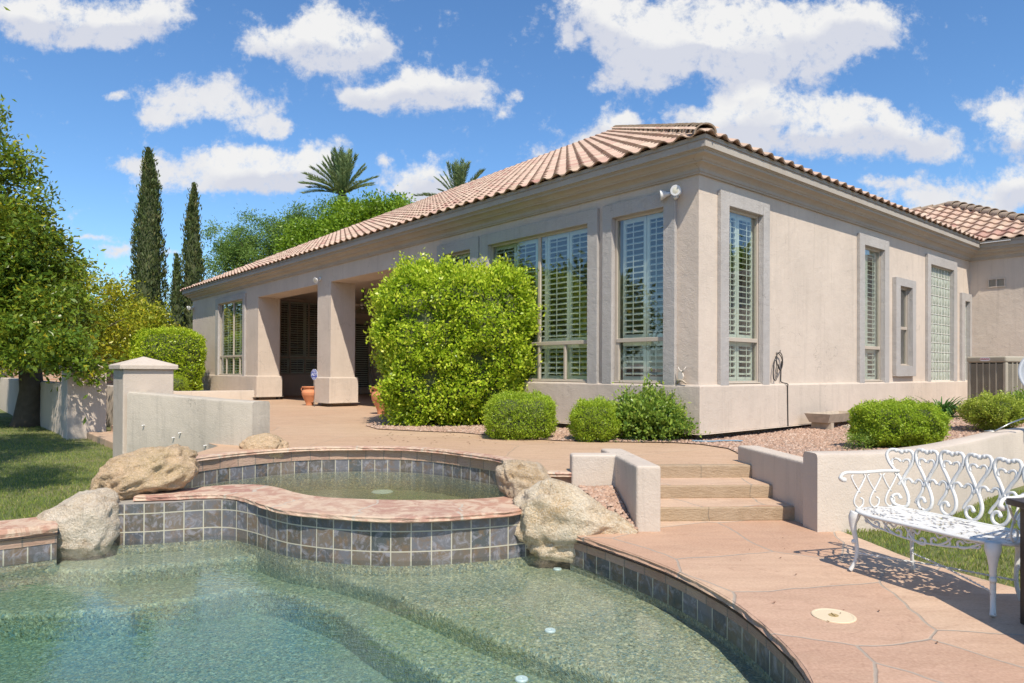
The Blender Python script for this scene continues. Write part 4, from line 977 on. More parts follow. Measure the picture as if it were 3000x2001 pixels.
# patio recess: side walls, back, ceiling and end wall with window and door
PU0,PU1,PV=6.98,19.4,7.0
wallsheet('patio_wall',lambda a,d,z:H(PU0-d,a,z),.70,PV,.3,4.02,[],.05,M['wall'],house)
wallsheet('patio_wall',lambda a,d,z:H(a,PV+d,z),PU0,PU1,.3,4.02,[],.2,M['wall'],house)
ew=lambda a,d,z:H(PU1+d,a,z)
wallsheet('patio_wall',ew,.70,PV,.3,4.02,[(1.95,3.75,1.17,3.93),(4.93,5.72,.376,3.30)],.3,M['wall'],house)
bm=bmesh.new(); bbox(bm,HH,(16.39,19.39),(.703,.712),(.3,4.02)); fbm('patio_wall',bm,M['wall'],house)
bm=bmesh.new(); bbox(bm,HH,(PU0-.02,PU1+.02),(.69,PV+.02),(4.0,4.06)); fbm('patio_ceiling',bm,M['ceiling'],house)
sweep('patio_lower_wall',[(H(PU1,.72,0).x,H(PU1,.72,0).y),(H(PU1,4.85,0).x,H(PU1,4.85,0).y)][::-1],[(0,1.165),(-.05,1.15),(-.05,.376)],M['wall'],house)
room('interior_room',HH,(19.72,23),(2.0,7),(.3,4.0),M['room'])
wp=window(ew,1.95,3.75,1.17,3.93,mull=(2.33,3.08),rail=1.80,lmull=(2.36,2.93),spl=[1.97,2.33,2.95,3.72],d0=.06,sh_d=.14)
# door
bm=bmesh.new()
for A,Z in (((4.93,5.03),(.39,3.30)),((5.62,5.72),(.39,3.30)),((5.03,5.62),(3.18,3.30)),((5.03,5.62),(.39,.66))): bbox(bm,ew,A,(.03,.08),Z)
door=fbm('door',bm,M['frame'],house)
bm=bmesh.new(); bm.faces.new([bm.verts.new(ew(*p)) for p in ((5.03,.06,.66),(5.62,.06,.66),(5.62,.06,3.18),(5.03,.06,3.18))]); fbm('pane',bm,M['glass'],door)
bm=bmesh.new()
for i in range(28): bbox(bm,ew,(5.04,5.61),(.12,.15),(.70+i*.088,.712+i*.088+.03))
fbm('blind',bm,M['shutter'],door)
bm=bmesh.new(); tube(bm,[ew(5.66,.02,1.45),ew(5.66,-.05,1.45),ew(5.58,-.05,1.45)],.012,8); fbm('handle',bm,M['metal'],door)
bm=bmesh.new(); tube(bm,[ew(5.66,.03,1.62),ew(5.66,-.02,1.62)],.025,10); fbm('deadbolt',bm,M['metal'],door)
bm=bmesh.new()
bbox(bm,ew,(4.80,4.925),(-.03,-.001),(.376,3.42)); bbox(bm,ew,(5.725,5.85),(-.03,-.001),(.376,3.42)); bbox(bm,ew,(4.925,5.725),(-.03,-.001),(3.305,3.42)); fbm('door_casing',bm,M['frame'],house)
bm=bmesh.new(); pts=[ew(4.93+.79*(i/16),-.004,3.62+.30*math.sin(math.pi*i/16)) for i in range(17)]; bm.faces.new([bm.verts.new(p) for p in pts]); fbm('transom',bm,M['glass'],house)
bm=bmesh.new(); tube(bm,pts+[pts[0]],.022,6); fbm('transom_frame',bm,M['frame'],house)
# wall vent on the wing
bm=bmesh.new()
for a,b in ((-.565,-.40),(-.735,-.57)):
    pass
for A,Z in (((-.74,-.39),(3.56,3.585)),((-.74,-.39),(3.37,3.395)),((-.74,-.715),(3.395,3.56)),((-.415,-.39),(3.395,3.56)),((-.575,-.55),(3.395,3.56))): bbox(bm,wg,A,(-.025,-.001),Z)
vt=fbm('vent',bm,M['white_wall'],house); bm=bmesh.new()
for i in range(11): bbox(bm,lambda a,d,z,i=i:wg(a,-.012+d+z*.4,3.40+i*.0145+z),(-.71,-.42),(-.004,.004),(0,.009))
fbm('slats',bm,M['ac'],vt)
# gutter flashing scrap in the roof valley
bm=bmesh.new(); bbox(bm,lambda a,d,z:H(-OFF-.02-a,11.3-OFF-.02-d,ZE-.02+z),(-.05,.55),(-.03,.02),(-.012,.004)); fbm('valley_flashing',bm,M['white'],house)
# ------------------------------------------------------------------ garden walls
def wallpath(name,path,half,z0,z1,mat,label,cat_='wall',r=.035,zt=None,parent=None):
    """low rendered wall with rounded top; z1 may vary along the path through zt(t)"""
    P=[Vector((p[0],p[1])) for p in path]
    prof=[(half,z0),(half,z1-r),(half-r*.3,z1-r*.3),(half-r,z1),(-half+r,z1),(-half+r*.3,z1-r*.3),(-half,z1-r),(-half,z0)]
    o=sweep(name,path,prof,mat,parent,caps=True)
    if zt:
        n_=len(P); m_=len(prof)
        for i in range(n_):
            for j in range(1,m_-1): o.data.vertices[i*m_+j].co.z+=zt(i/(n_-1))
    sharp(o,30)
    if label: tag(o,label,cat_)
    return o
WW=cat([(-5.32,9.78),(-4.75,9.52),(-4.2,9.24),(-3.7,8.95),(-3.14,8.66)],5)
wallpath('garden_wall',WW,.14,-.1,.93,M['greywall'],'grey low curved wall running from the capped pillar towards the spa',zt=lambda t:.085*(1-t)**1.5)
# pillars in house axes
def pillar(name,u,v,s,label,zt=1.325,d=None):
    d=d or s
    rt=root(name,H(u+s/2,v+d/2,0),label,'pillar','capped pillars at the terrace steps')
    bm=bmesh.new(); bbox(bm,lambda a,b,z:H(a,b,z),(u,u+s),(v,v+d),(-.1,zt)); bevel(fbm('shaft',bm,M['white_wall'],rt),.015,2)
    bm=bmesh.new(); e=.05
    lo_=[H(u-e,v-e,zt),H(u+s+e,v-e,zt),H(u+s+e,v+d+e,zt),H(u-e,v+d+e,zt)]; hi=[p+Vector((0,0,.065)) for p in lo_]; ap=H(u+s/2,v+d/2,zt+.19)
    a=[bm.verts.new(p) for p in lo_]; b=[bm.verts.new(p) for p in hi]; t=bm.verts.new(ap)
    bm.faces.new(a[::-1])
    for i in range(4): j=(i+1)%4; bm.faces.new((a[i],a[j],b[j],b[i])); bm.faces.new((b[i],b[j],t))
    bevel(fbm('cap',bm,M['white_wall'],rt),.008,1); return rt
pillar('pillar',5.37,-5.97,.66,'square stucco pillar with pyramid cap at the near end of the grey curved wall')
pillar('pillar',9.73,-6.05,.66,'farther capped stucco pillar left of the lawn steps, dappled by the citrus tree')
# low walls receding to the left
wallpath('garden_wall',[tuple(H(u,v,0)[:2]) for u,v in ((10.4,-5.85),(14,-5.9),(18,-6.0),(24,-6.0))],.14,-.1,1.04,M['white_wall'],'long low stucco wall running back behind the citrus trunk')
wallpath('garden_wall',[tuple(H(u,v,0)[:2]) for u,v in ((16.6,.0),(16.85,-2.3),(23,-2.3))],.10,.2,.68,M['white_wall'],'low planter wall round the small bush by the far house window')
# lawn steps behind the pillar
for i in range(3):
    bm=bmesh.new(); v0=-5.72+.40*i; bbox(bm,lambda a,b,z:H(a,b,z),(6.0,9.72),(v0,v0+.5 if i<2 else v0+.2),(-.05,.125*(i+1)+(.002 if i==2 else 0)))
    tag(bevel(fbm('lawn_step',bm,M['flagt']),.015,2),kind='structure')
# cheek walls of the pool steps
def boxwall(name,corners,z0,z1,mat,label,bev=.02,parent=None):
    bm=bmesh.new(); lo_=[bm.verts.new((x,y,z0)) for x,y in corners]; hi=[bm.verts.new((x,y,z1)) for x,y in corners]; n_=len(corners)
    bm.faces.new(lo_[::-1]); bm.faces.new(hi)
    for i in range(n_): j=(i+1)%n_; bm.faces.new((lo_[i],lo_[j],hi[j],hi[i]))
    o=fbm(name,bm,mat,parent); bevel(o,bev,3)
    if label: tag(o,label,'wall')
    return o
boxwall('step_wall',[(1.03,5.70),(1.235,5.70),(1.12,7.0),(.90,7.0),(.93,6.64),(.555,6.62),(.56,6.44),(.965,6.45)],-.1,.545,M['white_wall'],'T shaped low stucco wall on the left side of the pool steps',.022)
boxwall('step_wall',[(2.56,5.82),(2.725,5.82),(2.62,7.35),(2.40,7.35)],-.1,.545,M['white_wall'],'low stucco wall on the right side of the pool steps',.022)
PWp=[G(x,y,.65) for x,y in ((2395,1329.5),(2440,1329),(2520,1328),(2599,1325.5),(2680,1320),(2775,1307),(2871,1287),(2960,1266.5))]
PW=cat([(p.x,p.y) for p in PWp]+[(7.4,9.2),(9.0,10.3),(11.5,11.9),(14.1,13.5)],4)
# front face is the path: centre line lies .1 behind
PWc=[]
for i,p in enumerate(PW):
    t=(PW[min(i+1,len(PW)-1)]-PW[max(i-1,0)]).normalized(); PWc.append((p.x-t.y*.11,p.y+t.x*.11))
wallpath('planter_wall',PWc,.11,-.1,.65,M['white_wall'],'long curved stucco planter wall behind the white bench')
wallpath('garden_wall',[tuple(H(u,v,0)[:2]) for u,v in ((10.0,-4.72),(14,-4.72),(20,-4.75))],.10,-.1,.95,M['white_wall'],'low stucco wall glimpsed in the gap between the two capped pillars')
tag(sweep('terrace_skirt',[(p[0],p[1]) for p in ((-3.65,8.6),)]+[(TL[0][0],TL[0][1]),(TL[1][0],TL[1][1]),(TL[2][0],TL[2][1]),(TL[3][0],TL[3][1])],[(0,ZT-.002),(0,-.12)],M['white_wall']),kind='structure')
# brick wall far left
bw=wallpath('brick_wall',[(-30,33),(-12,33)],.12,0,1.95,M['brick'],'low brick boundary wall far behind the orange trees',r=.01)
# ------------------------------------------------------------------ boulders
def boulder(name,c,r,mat,label,seed,rot=0,shape=None,amp=.16,sub=5):
    bm=bmesh.new(); bmesh.ops.create_icosphere(bm,subdivisions=sub,radius=1)
    for v in bm.verts:
        p=v.co.copy(); d=p.normalized(); q=Vector((d.x,d.y,d.z))
        q=Vector([math.copysign(abs(k)**.85,k) for k in q])
        s=1+noise.noise(d*1.1+Vector((seed,0,0)))*amp*1.6+noise.noise(d*2.6+Vector((0,seed,0)))*amp*.8-abs(noise.noise(d*3.0+Vector((0,0,seed))))*amp*1.5-abs(noise.noise(d*7+Vector((seed,0,0))))*amp*.45+noise.noise(d*9+Vector((seed,seed,0)))*.025+noise.noise(d*22+Vector((seed,seed,0)))*.012
        q=q*s; q=Vector((q.x*r[0],q.y*r[1],q.z*r[2]))
        if shape:q=shape(q,r)
        cr,sr=math.cos(rot),math.sin(rot); v.co=Vector((c[0]+q.x*cr-q.y*sr,c[1]+q.x*sr+q.y*cr,c[2]+q.z))
    o=fbm(name,bm,mat,None,True); return tag(o,label,'boulder')
def shA(q,r):   # tall on the right, sloping to the left
    t=q.x/r[0]; return Vector((q.x,q.y,q.z*(1+.22*t)-.06*(1-t)))
boulder('boulder',(-3.82,6.12,-.01),(.37,.30,.30),M['rockA'],'pale speckled granite boulder half in the water left of the spa',3.1,0,shA,.085)
def shB(q,r):
    t=q.x/r[0]; z=q.z*(1+.12*t)
    if z<0 and t>0: z*=.75
    return Vector((q.x+.03*(q.z/r[2]),q.y,z+.03*t))
boulder('boulder',(-3.52,6.66,.315),(.475,.36,.255),M['rockB'],'large tan brown boulder resting on the left end of the spa coping',8.4,.08,shB,.15)
boulder('boulder',(-3.02,8.42,.37),(.30,.2,.17),M['rockB'],'small rounded brown boulder at the foot of the grey curved wall',5.5,0,None,.10)
def shD(q,r):
    return Vector((q.x-.10*(q.z/r[2]),q.y,q.z))
boulder('boulder',(.16,6.40,.24),(.265,.24,.265),M['rockD'],'brown mottled boulder at the right end of the spa water',12.2,0,shD,.13)
def shE(q,r):
    t=(q.x/r[0]+1)/2; top=q.z>0
    zz=q.z*(1.18-.75*max(0,t-.30)/.7) if top else q.z*(1-.15*t)
    return Vector((q.x,q.y,zz))
boulder('boulder',(.50,5.83,.015),(.53,.27,.33),M['rockE'],'big cream and rust boulder sloping down beside the pool steps',20.7,-.10,shE,.14)
# ------------------------------------------------------------------ clipped shrubs
def atz(x0,x1,y0,y1,zb,depth=None):
    """real size and place from bearings: base on height zb"""
    b=G((x0+x1)/2,y1,zb); Y=b.y; w=(x1-x0)*Y/F/2; d=depth or w
    top=AY((x0+x1)/2,y0,Y+d*.7).z
    return b.x,Y,w,d,top
x,Y,w,d,top=atz(1100,1568,775,1255,ZT,1.05)
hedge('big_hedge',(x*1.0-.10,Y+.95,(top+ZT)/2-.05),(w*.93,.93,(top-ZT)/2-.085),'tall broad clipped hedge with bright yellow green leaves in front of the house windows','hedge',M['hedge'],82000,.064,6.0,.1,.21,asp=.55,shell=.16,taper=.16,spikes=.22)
def low(name,x0,x1,y0,y1,zb,label,mat,n,leaf,power=3.,depth=None,cat_='bush',**k):
    x,Y,w,d,top=atz(x0,x1,y0,y1,zb,depth)
    return hedge(name,(x*(Y+d*.85)/Y,Y+d*.85,(top+zb)/2),(w*(Y+d*.85)/Y,d,(top-zb)/2+.01),label,cat_,mat,n,leaf,power,**k)
low('boxwood',1426,1622,1160,1290,ZT,'low square clipped boxwood just right of the tall hedge',M['box'],26000,.024,4.,.42,rough=.05,shell=.06,spikes=.05)
low('boxwood',1676,1806,1177,1297,ZT,'low rounded clipped boxwood between the thin sapling and the loose leafy bush',M['box'],17000,.024,2.9,.30,rough=.05,shell=.06,spikes=.05)
low('leafy_bush',1795,2000,1165,1296,ZT,'loose untrimmed green bush at the corner of the house',M['bush'],15000,.052,2.3,.42,rough=.16,shell=.22,spikes=.22,asp=.5)
low('boxwood',2516,2742,1184,1308,ZT+.09,'wide boxy clipped boxwood in the gravel above the curved planter wall',M['box'],30000,.026,4.,.36,rough=.05,shell=.06,spikes=.05)
low('boxwood',2846,2986,1162,1256,ZT+.19,'round clipped yellow green boxwood near the air conditioner',M['box2'],16000,.028,2.4,.42,rough=.07,shell=.08,spikes=.08)
low('small_shrub',2484,2552,1268,1312,ZT+.08,'small wispy grey green shrub at the front left foot of the wide boxwood',M['bush'],1800,.028,2.,.18,rough=.2,shell=.14,spikes=.10,asp=.3)
low('dark_shrub',2950,3060,1156,1236,ZT+.2,'darker green shrub at the right edge behind the round boxwood',M['bush'],7000,.04,2.2,.5,rough=.1,shell=.12,spikes=.08)
low('low_bush',1120,1215,1190,1232,ZT,'dark fine leaved low shrub at the left foot of the tall hedge',M['bush'],3500,.03,2.,.35,rough=.2,shell=.15,spikes=.1,asp=.35)
p_=H(18.9,-1.3,0); hedge('small_bush',(-11.35,23.1,.80),(.46,.45,.33),'small rounded green bush behind the low planter wall under the far window','bush',M['box'],5000,.035,2.4,rough=.08,shell=.08,spikes=.08)
hedge('column_hedge',(-12.15,24.4,1.50),(1.07,.95,1.23),'tall square clipped hedge at the far left end of the house','hedge',M['hedge'],26000,.075,5.,.7,rough=.08,shell=.14,taper=.14,spikes=.08,asp=.5)
# thin sapling between the boxwoods
def sapling(x,y,h,n,label):
    rt=root('sapling',(x,y,ZT),label,'sapling'); bm=bmesh.new(); P=[];D=[]
    for s in range(5):
        a=random.uniform(0,6.28); e=Vector((x+math.cos(a)*.13,y+math.sin(a)*.13,ZT+h*random.uniform(.7,1))); pts=[Vector((x,y,ZT)),Vector((x,y,ZT)).lerp(e,.5)+Vector((math.cos(a),math.sin(a),0))*.03,e]; tube(bm,pts,[.008,.006,.003],5)
        for k in range(n//5):
            t=random.uniform(.15,1.05); p=Vector((x,y,ZT)).lerp(e,t); dd=Vector(unit(1)[0]); dd.z=abs(dd.z)*.6; P.append(p+dd*.03); D.append(dd)
    fbm('stems',bm,M['bark'],rt); leaf_mesh('foliage',np.array(P),np.array(D),.06,.38,M['box2'],rt)
b_=G(1645,1250,ZT); sapling(b_.x,b_.y-.15,.58,300,'thin leggy sapling between the square and the rounded boxwood')
# strap-leaved lily clump
rt=root('lily_clump',G(2785,1228,ZT+.18),'arching clump of long strappy green leaves beside the air conditioner','plant'); V=[];Fc=[]
c_=Vector(rt.location)+Vector((0,.25,0))
for i in range(240):
    a=random.uniform(0,6.28); L=random.uniform(.35,.62); k=random.uniform(.5,1.1); w=.013; dr=Vector((math.cos(a),math.sin(a),0)); sd_=Vector((-dr.y,dr.x,0)); b=len(V)
    o_=c_+dr*random.uniform(0,.14)
    for j in range(7):
        t=j/6; p=o_+dr*(L*t*.85)+Vector((0,0,L*(1.25*t-k*1.15*t*t))); ww=w*(1-t**3); V+= [p-sd_*ww,p+sd_*ww]
    for j in range(6): q=b+2*j; Fc.append((q,q+1,q+3,q+2))
mesh('leaves',V,Fc,M['lily'],rt,rnd=[random.random() for _ in Fc])
# ------------------------------------------------------------------ trees
tree('citrus_tree',(-11.2,16.0,0),1.7,.27,[((-12.75,15.9,5.5),(1.25,1.5,2.6)),((-12.2,15.6,4.6),(1.6,1.6,1.9)),((-12.3,15.6,3.6),(2.2,2.0,1.5)),((-11.8,15.3,2.5),(2.2,2.0,1.0)),((-11.1,15.6,3.8),(1.1,1.4,1.2)),((-13.6,16.5,3.2),(2.2,2.4,2.2)),((-10.1,14.9,2.5),(.95,1.1,.8)),((-9.6,14.1,1.9),(.85,.8,.5)),((-8.7,13.3,1.85),(.6,.5,.35)),((-8.05,12.75,1.5),(.5,.35,.3)),((-13.2,15.9,6.6),(1.0,1.2,1.2)),((-12.4,15.2,3.2),(2.0,1.6,1.6)),((-11.6,14.9,1.9),(1.6,1.0,.6))],
 'big glossy citrus tree with thick trunk shading the left lawn',M['citrus'],125000,.125,.26,560,.42,droop=.1,density_shell=.45)
tree('citrus_tree',(-14.4,23.5,0),1.5,.2,[((-15.0,23.5,3.5),(2.1,2.0,1.5)),((-14.9,23.2,2.6),(1.3,1.5,1.1)),((-16.5,23.8,2.6),(2.2,2.0,1.5))],
 'yellow green citrus tree with a few oranges right behind the big citrus tree',M['citrus2'],34000,.13,.33,130,.45,fruit=0)
tree('orange_tree',(-16.6,30.5,0),1.4,.2,[((-17.4,30.5,3.0),(2.2,2.0,1.5)),((-15.6,30.3,2.4),(1.7,1.7,1.2))],
 'yellowing orange tree with ripe fruit in front of the cypresses',M['citrus2'],26000,.15,.35,110,.45,fruit=7)
def cypress(x,y,h,w,label):
    rt=root('cypress_tree',(x,y,0),label,'tree','slender Italian cypresses'); n=int(9500*h*w/12)
    t=rng.random(n)**.85; z=h*(.04+.96*t)
    pr=np.interp(t,[0,.08,.3,.6,.85,.95,1.],[.72,.95,1.,.80,.44,.22,.03])*w
    a=rng.uniform(0,6.283,n); lump=np.array([noise.noise(Vector((math.cos(q)*1.6+x,math.sin(q)*1.6,zz*1.7))) for q,zz in zip(a,z)])
    fr_=np.array([noise.noise(Vector((math.cos(q)*5+x,math.sin(q)*5,zz*4.))) for q,zz in zip(a,z)])
    rr=pr*(1+.22*lump+.22*fr_)*(1-.22*rng.random(n)**2)+ .22*(rng.random(n)**9)
    P=np.stack([x+rr*np.cos(a)+.05*np.sin(z*1.3),y+rr*np.sin(a),z],1); D=np.stack([np.cos(a)*.45,np.sin(a)*.45,np.ones(n)*1.1],1)+rng.normal(size=(n,3))*.30
    leaf_mesh('foliage',P,D,.20,.30,M['cypress'],rt,np.clip(.45+.6*lump+.5*fr_+.22*rng.normal(size=n),0,1))
    V=[];Fc=[];K=14
    tt=[i/16 for i in range(17)]
    for q in tt:
        r_=float(np.interp(q,[0,.08,.3,.6,.85,.95,1.],[.72,.95,1.,.82,.5,.26,.03]))*w*.72
        for k in range(K): V.append((x+r_*math.cos(6.283*k/K),y+r_*math.sin(6.283*k/K),h*(.04+.94*q)))
    for i in range(16):
        for k in range(K): Fc.append((i*K+k,i*K+(k+1)%K,(i+1)*K+(k+1)%K,(i+1)*K+k))
    mesh('branches',V,Fc,M['twig'],rt)
    bm=bmesh.new(); tube(bm,[(x,y,-.1),(x,y,1.2)],[.16,.12],8); fbm('trunk',bm,M['bark'],rt)
cypress(-19.0,36,12.9,.88,'tallest slender dark cypress standing left of the other two')
cypress(-16.7,36,11.05,.60,'middle height slender cypress just left of the house roof')
cypress(-17.04,35,7.2,.42,'shortest narrow cypress between the two taller ones')
# feathery tree behind the roof
tree('feathery_tree',(-13.5,42,0),3.4,.3,[((-17.3,42,8.0),(1.5,2,2.6)),((-16.9,42,5.0),(1.9,2,2.2)),((-15.4,42,8.8),(2.0,2,2.6)),((-13.2,42.3,9.4),(2.1,2,2.2)),((-10.6,42,9.9),(2.2,2,1.9)),((-13.2,42,6.6),(3.8,2.4,2.2))],
 'open feathery mesquite tree with visible branches behind the far roof end',M['mesq'],80000,.15,.40,300,.34,density_shell=.3)
tree('leafy_tree',(-9.0,41,0),3.6,.35,[((-11.4,40,8.2),(2.0,2,2.1)),((-9.2,40,9.3),(2.3,2,1.8)),((-7.0,40,9.9),(2.0,2,1.4)),((-8.8,40,7.2),(4.2,2.4,2.6)),((-5.6,40,9.2),(1.2,1.4,1.3))],
 'dense bright lime green round topped tree behind the house roof',M['ficus'],60000,.17,.42,240,.55,density_shell=.7,branchy=False)
# palms
def palm(base,h,crown,label,nf,spread,seed):
    random.seed(seed)
    rt=root('palm_tree',base,label,'palm tree','feather palms behind the roof'); b=Vector(base); top=b+Vector((0,0,h))
    bm=bmesh.new(); tube(bm,[b,b.lerp(top,.5),top],[.28,.22,.25],10); fbm('trunk',bm,M['bark'],rt,True)
    for i in range(nf):
        a=random.uniform(0,6.283); el=rad(random.choice([88,85,82,78,72,66,58,46,32,22])+random.uniform(-6,6)); L=crown*random.uniform(.82,1.05)
        dr=Vector((math.cos(a)*math.cos(el),math.sin(a)*math.cos(el)*.9,math.sin(el))); pts=[]
        side=dr.cross(Vector((0,0,1)));
        if side.length<.1: side=Vector((1,0,0))
        side.normalize(); K=16
        for k in range(K+1):
            t=k/K; pts.append(top+dr*L*t+Vector((math.cos(a)*.08*L*t*t,math.sin(a)*.08*L*t*t,-.20*L*t*t*math.cos(el)-.02*L*t**3)))
        bm=bmesh.new(); tube(bm,pts,[.035*(1-.8*k/K) for k in range(K+1)],5)
        P=[];D=[];S=[]
        for k in range(150):
            t=.12+.88*(k/150); f_=t*K; i0=min(K-1,int(f_)); p=pts[i0].lerp(pts[i0+1],f_-i0); tg=(pts[i0+1]-pts[i0]).normalized(); s=-1 if k%2 else 1
            ll=(.50*math.sin(math.pi*min(1,.15+t*.85))**.6)*L*.26
            d_=(side*s*.85+tg*.95+Vector((0,0,.25))+Vector(unit(1)[0])*.15).normalized(); P.append(p+d_*ll*.5); D.append(d_)
        me=bpy.data.meshes.new('tmp'); bmesh.ops.recalc_face_normals(bm,faces=bm.faces)
        o=leaf_mesh('frond',np.array(P),np.array(D),L*.15,.10,M['palm'],rt,szvar=.2); b3=bmesh.new(); b3.from_mesh(o.data); bm.to_mesh(me); b3.from_mesh(me); b3.to_mesh(o.data); b3.free(); bm.free()
    random.seed(7)
c1=AY(1005,566,45); palm((c1.x,45,0),c1.z-.1,2.95,'larger feather palm rising behind the lime green tree',60,1,11)
c2=AY(1343,592,45); palm((c2.x,45,0),c2.z-.05,2.75,'smaller looking feather palm whose crown peeks over the roof slope',34,1,9)
tree('garden_tree',(-6.9,3.4,0),4.2,.16,[((-5.3,3.0,6.8),(1.3,1.4,1.1)),((-7.2,5.9,6.6),(1.7,1.5,1.2)),((-8.3,7.8,6.2),(1.7,1.5,1.1))],'tall tree just out of frame left of the pool whose shade falls on the lawn',M['citrus'],28000,.11,.26,100,.45)
# far tree line
for i,(x,y,h,r,lb) in enumerate([(-27,40,3.4,4.6,'low green tree beyond the brick wall at far left'),(-21,42,3.6,3.6,'low green tree beyond the brick wall behind the tallest cypress'),(-37,40,4.2,5.,'broad green tree beyond the far left lawn')]):
    tree('garden_tree',(x,y,0),1.6,.2,[((x,y,h*.62),(r,2.2,h*.52))],lb,M['citrus2'] if i<2 else M['citrus'],15000,.24,.55,60,.5,branchy=False)
# trees round the garden that the windows and water mirror
for i,(x,y,h,r,lb,mt) in enumerate([(-25,12,7.0,3.2,'tall tree at the left of the garden mirrored in the corner windows','citrus'),(-24,5,6.2,3.2,'round tree at the left edge of the pool garden','ficus'),(-27,20,6.0,3.,'bushy tree past the left lawn','citrus'),(-25,34,8.5,3.4,'tall tree far behind the left citrus','citrus'),(22,14,6.5,3.2,'broad tree right of the garden','ficus'),(-14,-14,6,3.6,'tree behind the pool on the left','ficus'),(-4,-16,5.5,3.6,'tree behind the pool','citrus'),(7,-16,6,3.6,'tree behind the patio','ficus')]):
    tree('garden_tree',(x,y,0),2.0,.22,[((x,y,h*.6),(r,r,h*.42))],lb,M[mt],9000,.30,.6,60,.5,branchy=False)
# ------------------------------------------------------------------ white cast-metal bench
BO=Vector((2.25,4.56,0.004)); BE=Vector((.3788,-.9255,0)); BD=Vector((.9255,.3788,0))
def B3(a,d,z): return BO+BE*a+BD*d+Vector((0,0,z))
bench=root('garden_bench',B3(.44,.2,0),'white cast metal garden bench with heart scroll back and pierced seat','bench')
LEN=.89; MID=.445
def backd(a):  # depth of the back line: bowed, ends curving forward
    t=(a-MID)/.53; return .43-.14*max(0,abs(t))**7
def BK(a,z):   # point on the leaning back
    return B3(a*1.0+(a-MID)*.10*(z-.4)/.4-.02*(z-.4)/.4,backd(a)+.07*(z-.4)/.4,z)
def stroke(bm,pts,r,k=5,seg=7):
    c=cat([Vector((p[0],p[1],0)) for p in pts],k); tube(bm,[BK(p.x,p.y) for p in c],r,seg)
def bead(bm,a,z,r=.013,st=(1.35,1)):
    bmesh.ops.create_icosphere(bm,subdivisions=2,radius=r,matrix=Matrix.Translation(BK(a,z)))
pitch=.158; c0=-.005
bm=bmesh.new()
for i in range(7):
    c=c0+.045+pitch*i; dz=.035*(1-((c-MID)/.5)**2)-.01; R_=.0115
    T=.775+dz
    # heart-topped long strand crossing at the neck and ending in a scroll
    stroke(bm,[(c,T-.005),(c+.028,T+.008),(c+.058,T+.004),(c+.072,T-.03),(c+.060,T-.08),(c+.03,T-.135),(c+.002,T-.19),(c-.018,T-.225)],R_)
    stroke(bm,[(c,T-.005),(c-.028,T+.008),(c-.058,T+.004),(c-.072,T-.03),(c-.060,T-.085),(c-.03,T-.14),(c,T-.20),(c+.028,T-.26),(c+.040,T-.31),(c+.030,T-.355),(c-.004,.412),(c-.042,.425),(c-.056,.455),(c-.044,.482),(c-.022,.488),(c-.010,.472)],R_)
    bead(bm,c-.028,T+.004,.0155); bead(bm,c,T-.003,.0175); bead(bm,c+.028,T+.004,.0155)
    # small inner heart
    stroke(bm,[(c-.046,T-.095),(c-.050,T-.07),(c-.038,T-.052),(c-.018,T-.055),(c-.006,T-.068)],.0085); stroke(bm,[(c+.046,T-.095),(c+.050,T-.07),(c+.038,T-.052),(c+.018,T-.055),(c+.006,T-.068)],.0085)
    bead(bm,c-.009,T-.066,.009); bead(bm,c+.009,T-.066,.009)
    # lower heart between two necks, running down into the left scroll
    if i<6:
        stroke(bm,[(c+.014,T-.225),(c+.022,T-.188),(c+.045,T-.178),(c+.066,T-.196)],.0098); bead(bm,c+.064,T-.196,.0105)
        stroke(bm,[(c+.084,T-.200),(c+.10,T-.178),(c+.125,T-.182),(c+.136,T-.215),(c+.125,T-.255),(c+.098,T-.298),(c+.085,T-.33)],.0098); bead(bm,c+.084,T-.198,.0105)
    bead(bm,c-.010,.470,.0135)
fbm('backrest',bm,M['benchwhite'],bench,True)
bm=bmesh.new(); tube(bm,[B3(a,backd(a)-.012,.402) for a in [MID-.47+.94*i/24 for i in range(25)]],.011,6); fbm('back_rail',bm,M['benchwhite'],bench,True)
# seat: pierced plate
def seat_front(a):
    t=(a-MID)/.50; return -.01+.11*max(0,abs(t))**6.
def seatpt(a,s,z): 
    f0=seat_front(a); b0=backd(a)-.01; return B3(a,f0+(b0-f0)*s,z)
nx,ny=66,27; A0,A1=MID-.515,MID+.515
sel={}
for i in range(nx):
    for j in range(ny):
        a=(i+.5)/nx*(A1-A0); s=(j+.5)/ny*.43
        q=Vector((a*15,s*15,2.)); w=Vector((noise.noise(q),noise.noise(q+Vector((5,5,5))),0))*.9
        d=noise.voronoi((q+w)*1.15,distance_metric='DISTANCE',exponent=2.5)[0]
        sel[i,j]=(d[1]-d[0])<.27 or i<2 or i>nx-3 or j<2 or j>ny-3
bm=bmesh.new()
top={};bot={}
def gv(D,i,j,z):
    if (i,j) not in D: D[i,j]=bm.verts.new(seatpt(A0+(A1-A0)*i/nx,j/ny,z))
    return D[i,j]
for (i,j),k in sel.items():
    if not k: continue
    bm.faces.new([gv(top,*p,.404) for p in ((i,j),(i+1,j),(i+1,j+1),(i,j+1))]); bm.faces.new([gv(bot,*p,.394) for p in ((i,j),(i,j+1),(i+1,j+1),(i+1,j))])
    for (di,dj,p,q) in ((-1,0,(i,j+1),(i,j)),(1,0,(i+1,j),(i+1,j+1)),(0,-1,(i,j),(i+1,j)),(0,1,(i+1,j+1),(i,j+1))):
        if not sel.get((i+di,j+dj),False): bm.faces.new((gv(top,*q,.404),gv(top,*p,.404),gv(bot,*p,.394),gv(bot,*q,.394)))
fbm('seat',bm,M['benchwhite'],bench)
bm=bmesh.new()
rim=[seatpt(A0+(A1-A0)*i/40,0,.396) for i in range(41)]; tube(bm,rim,.011,6)
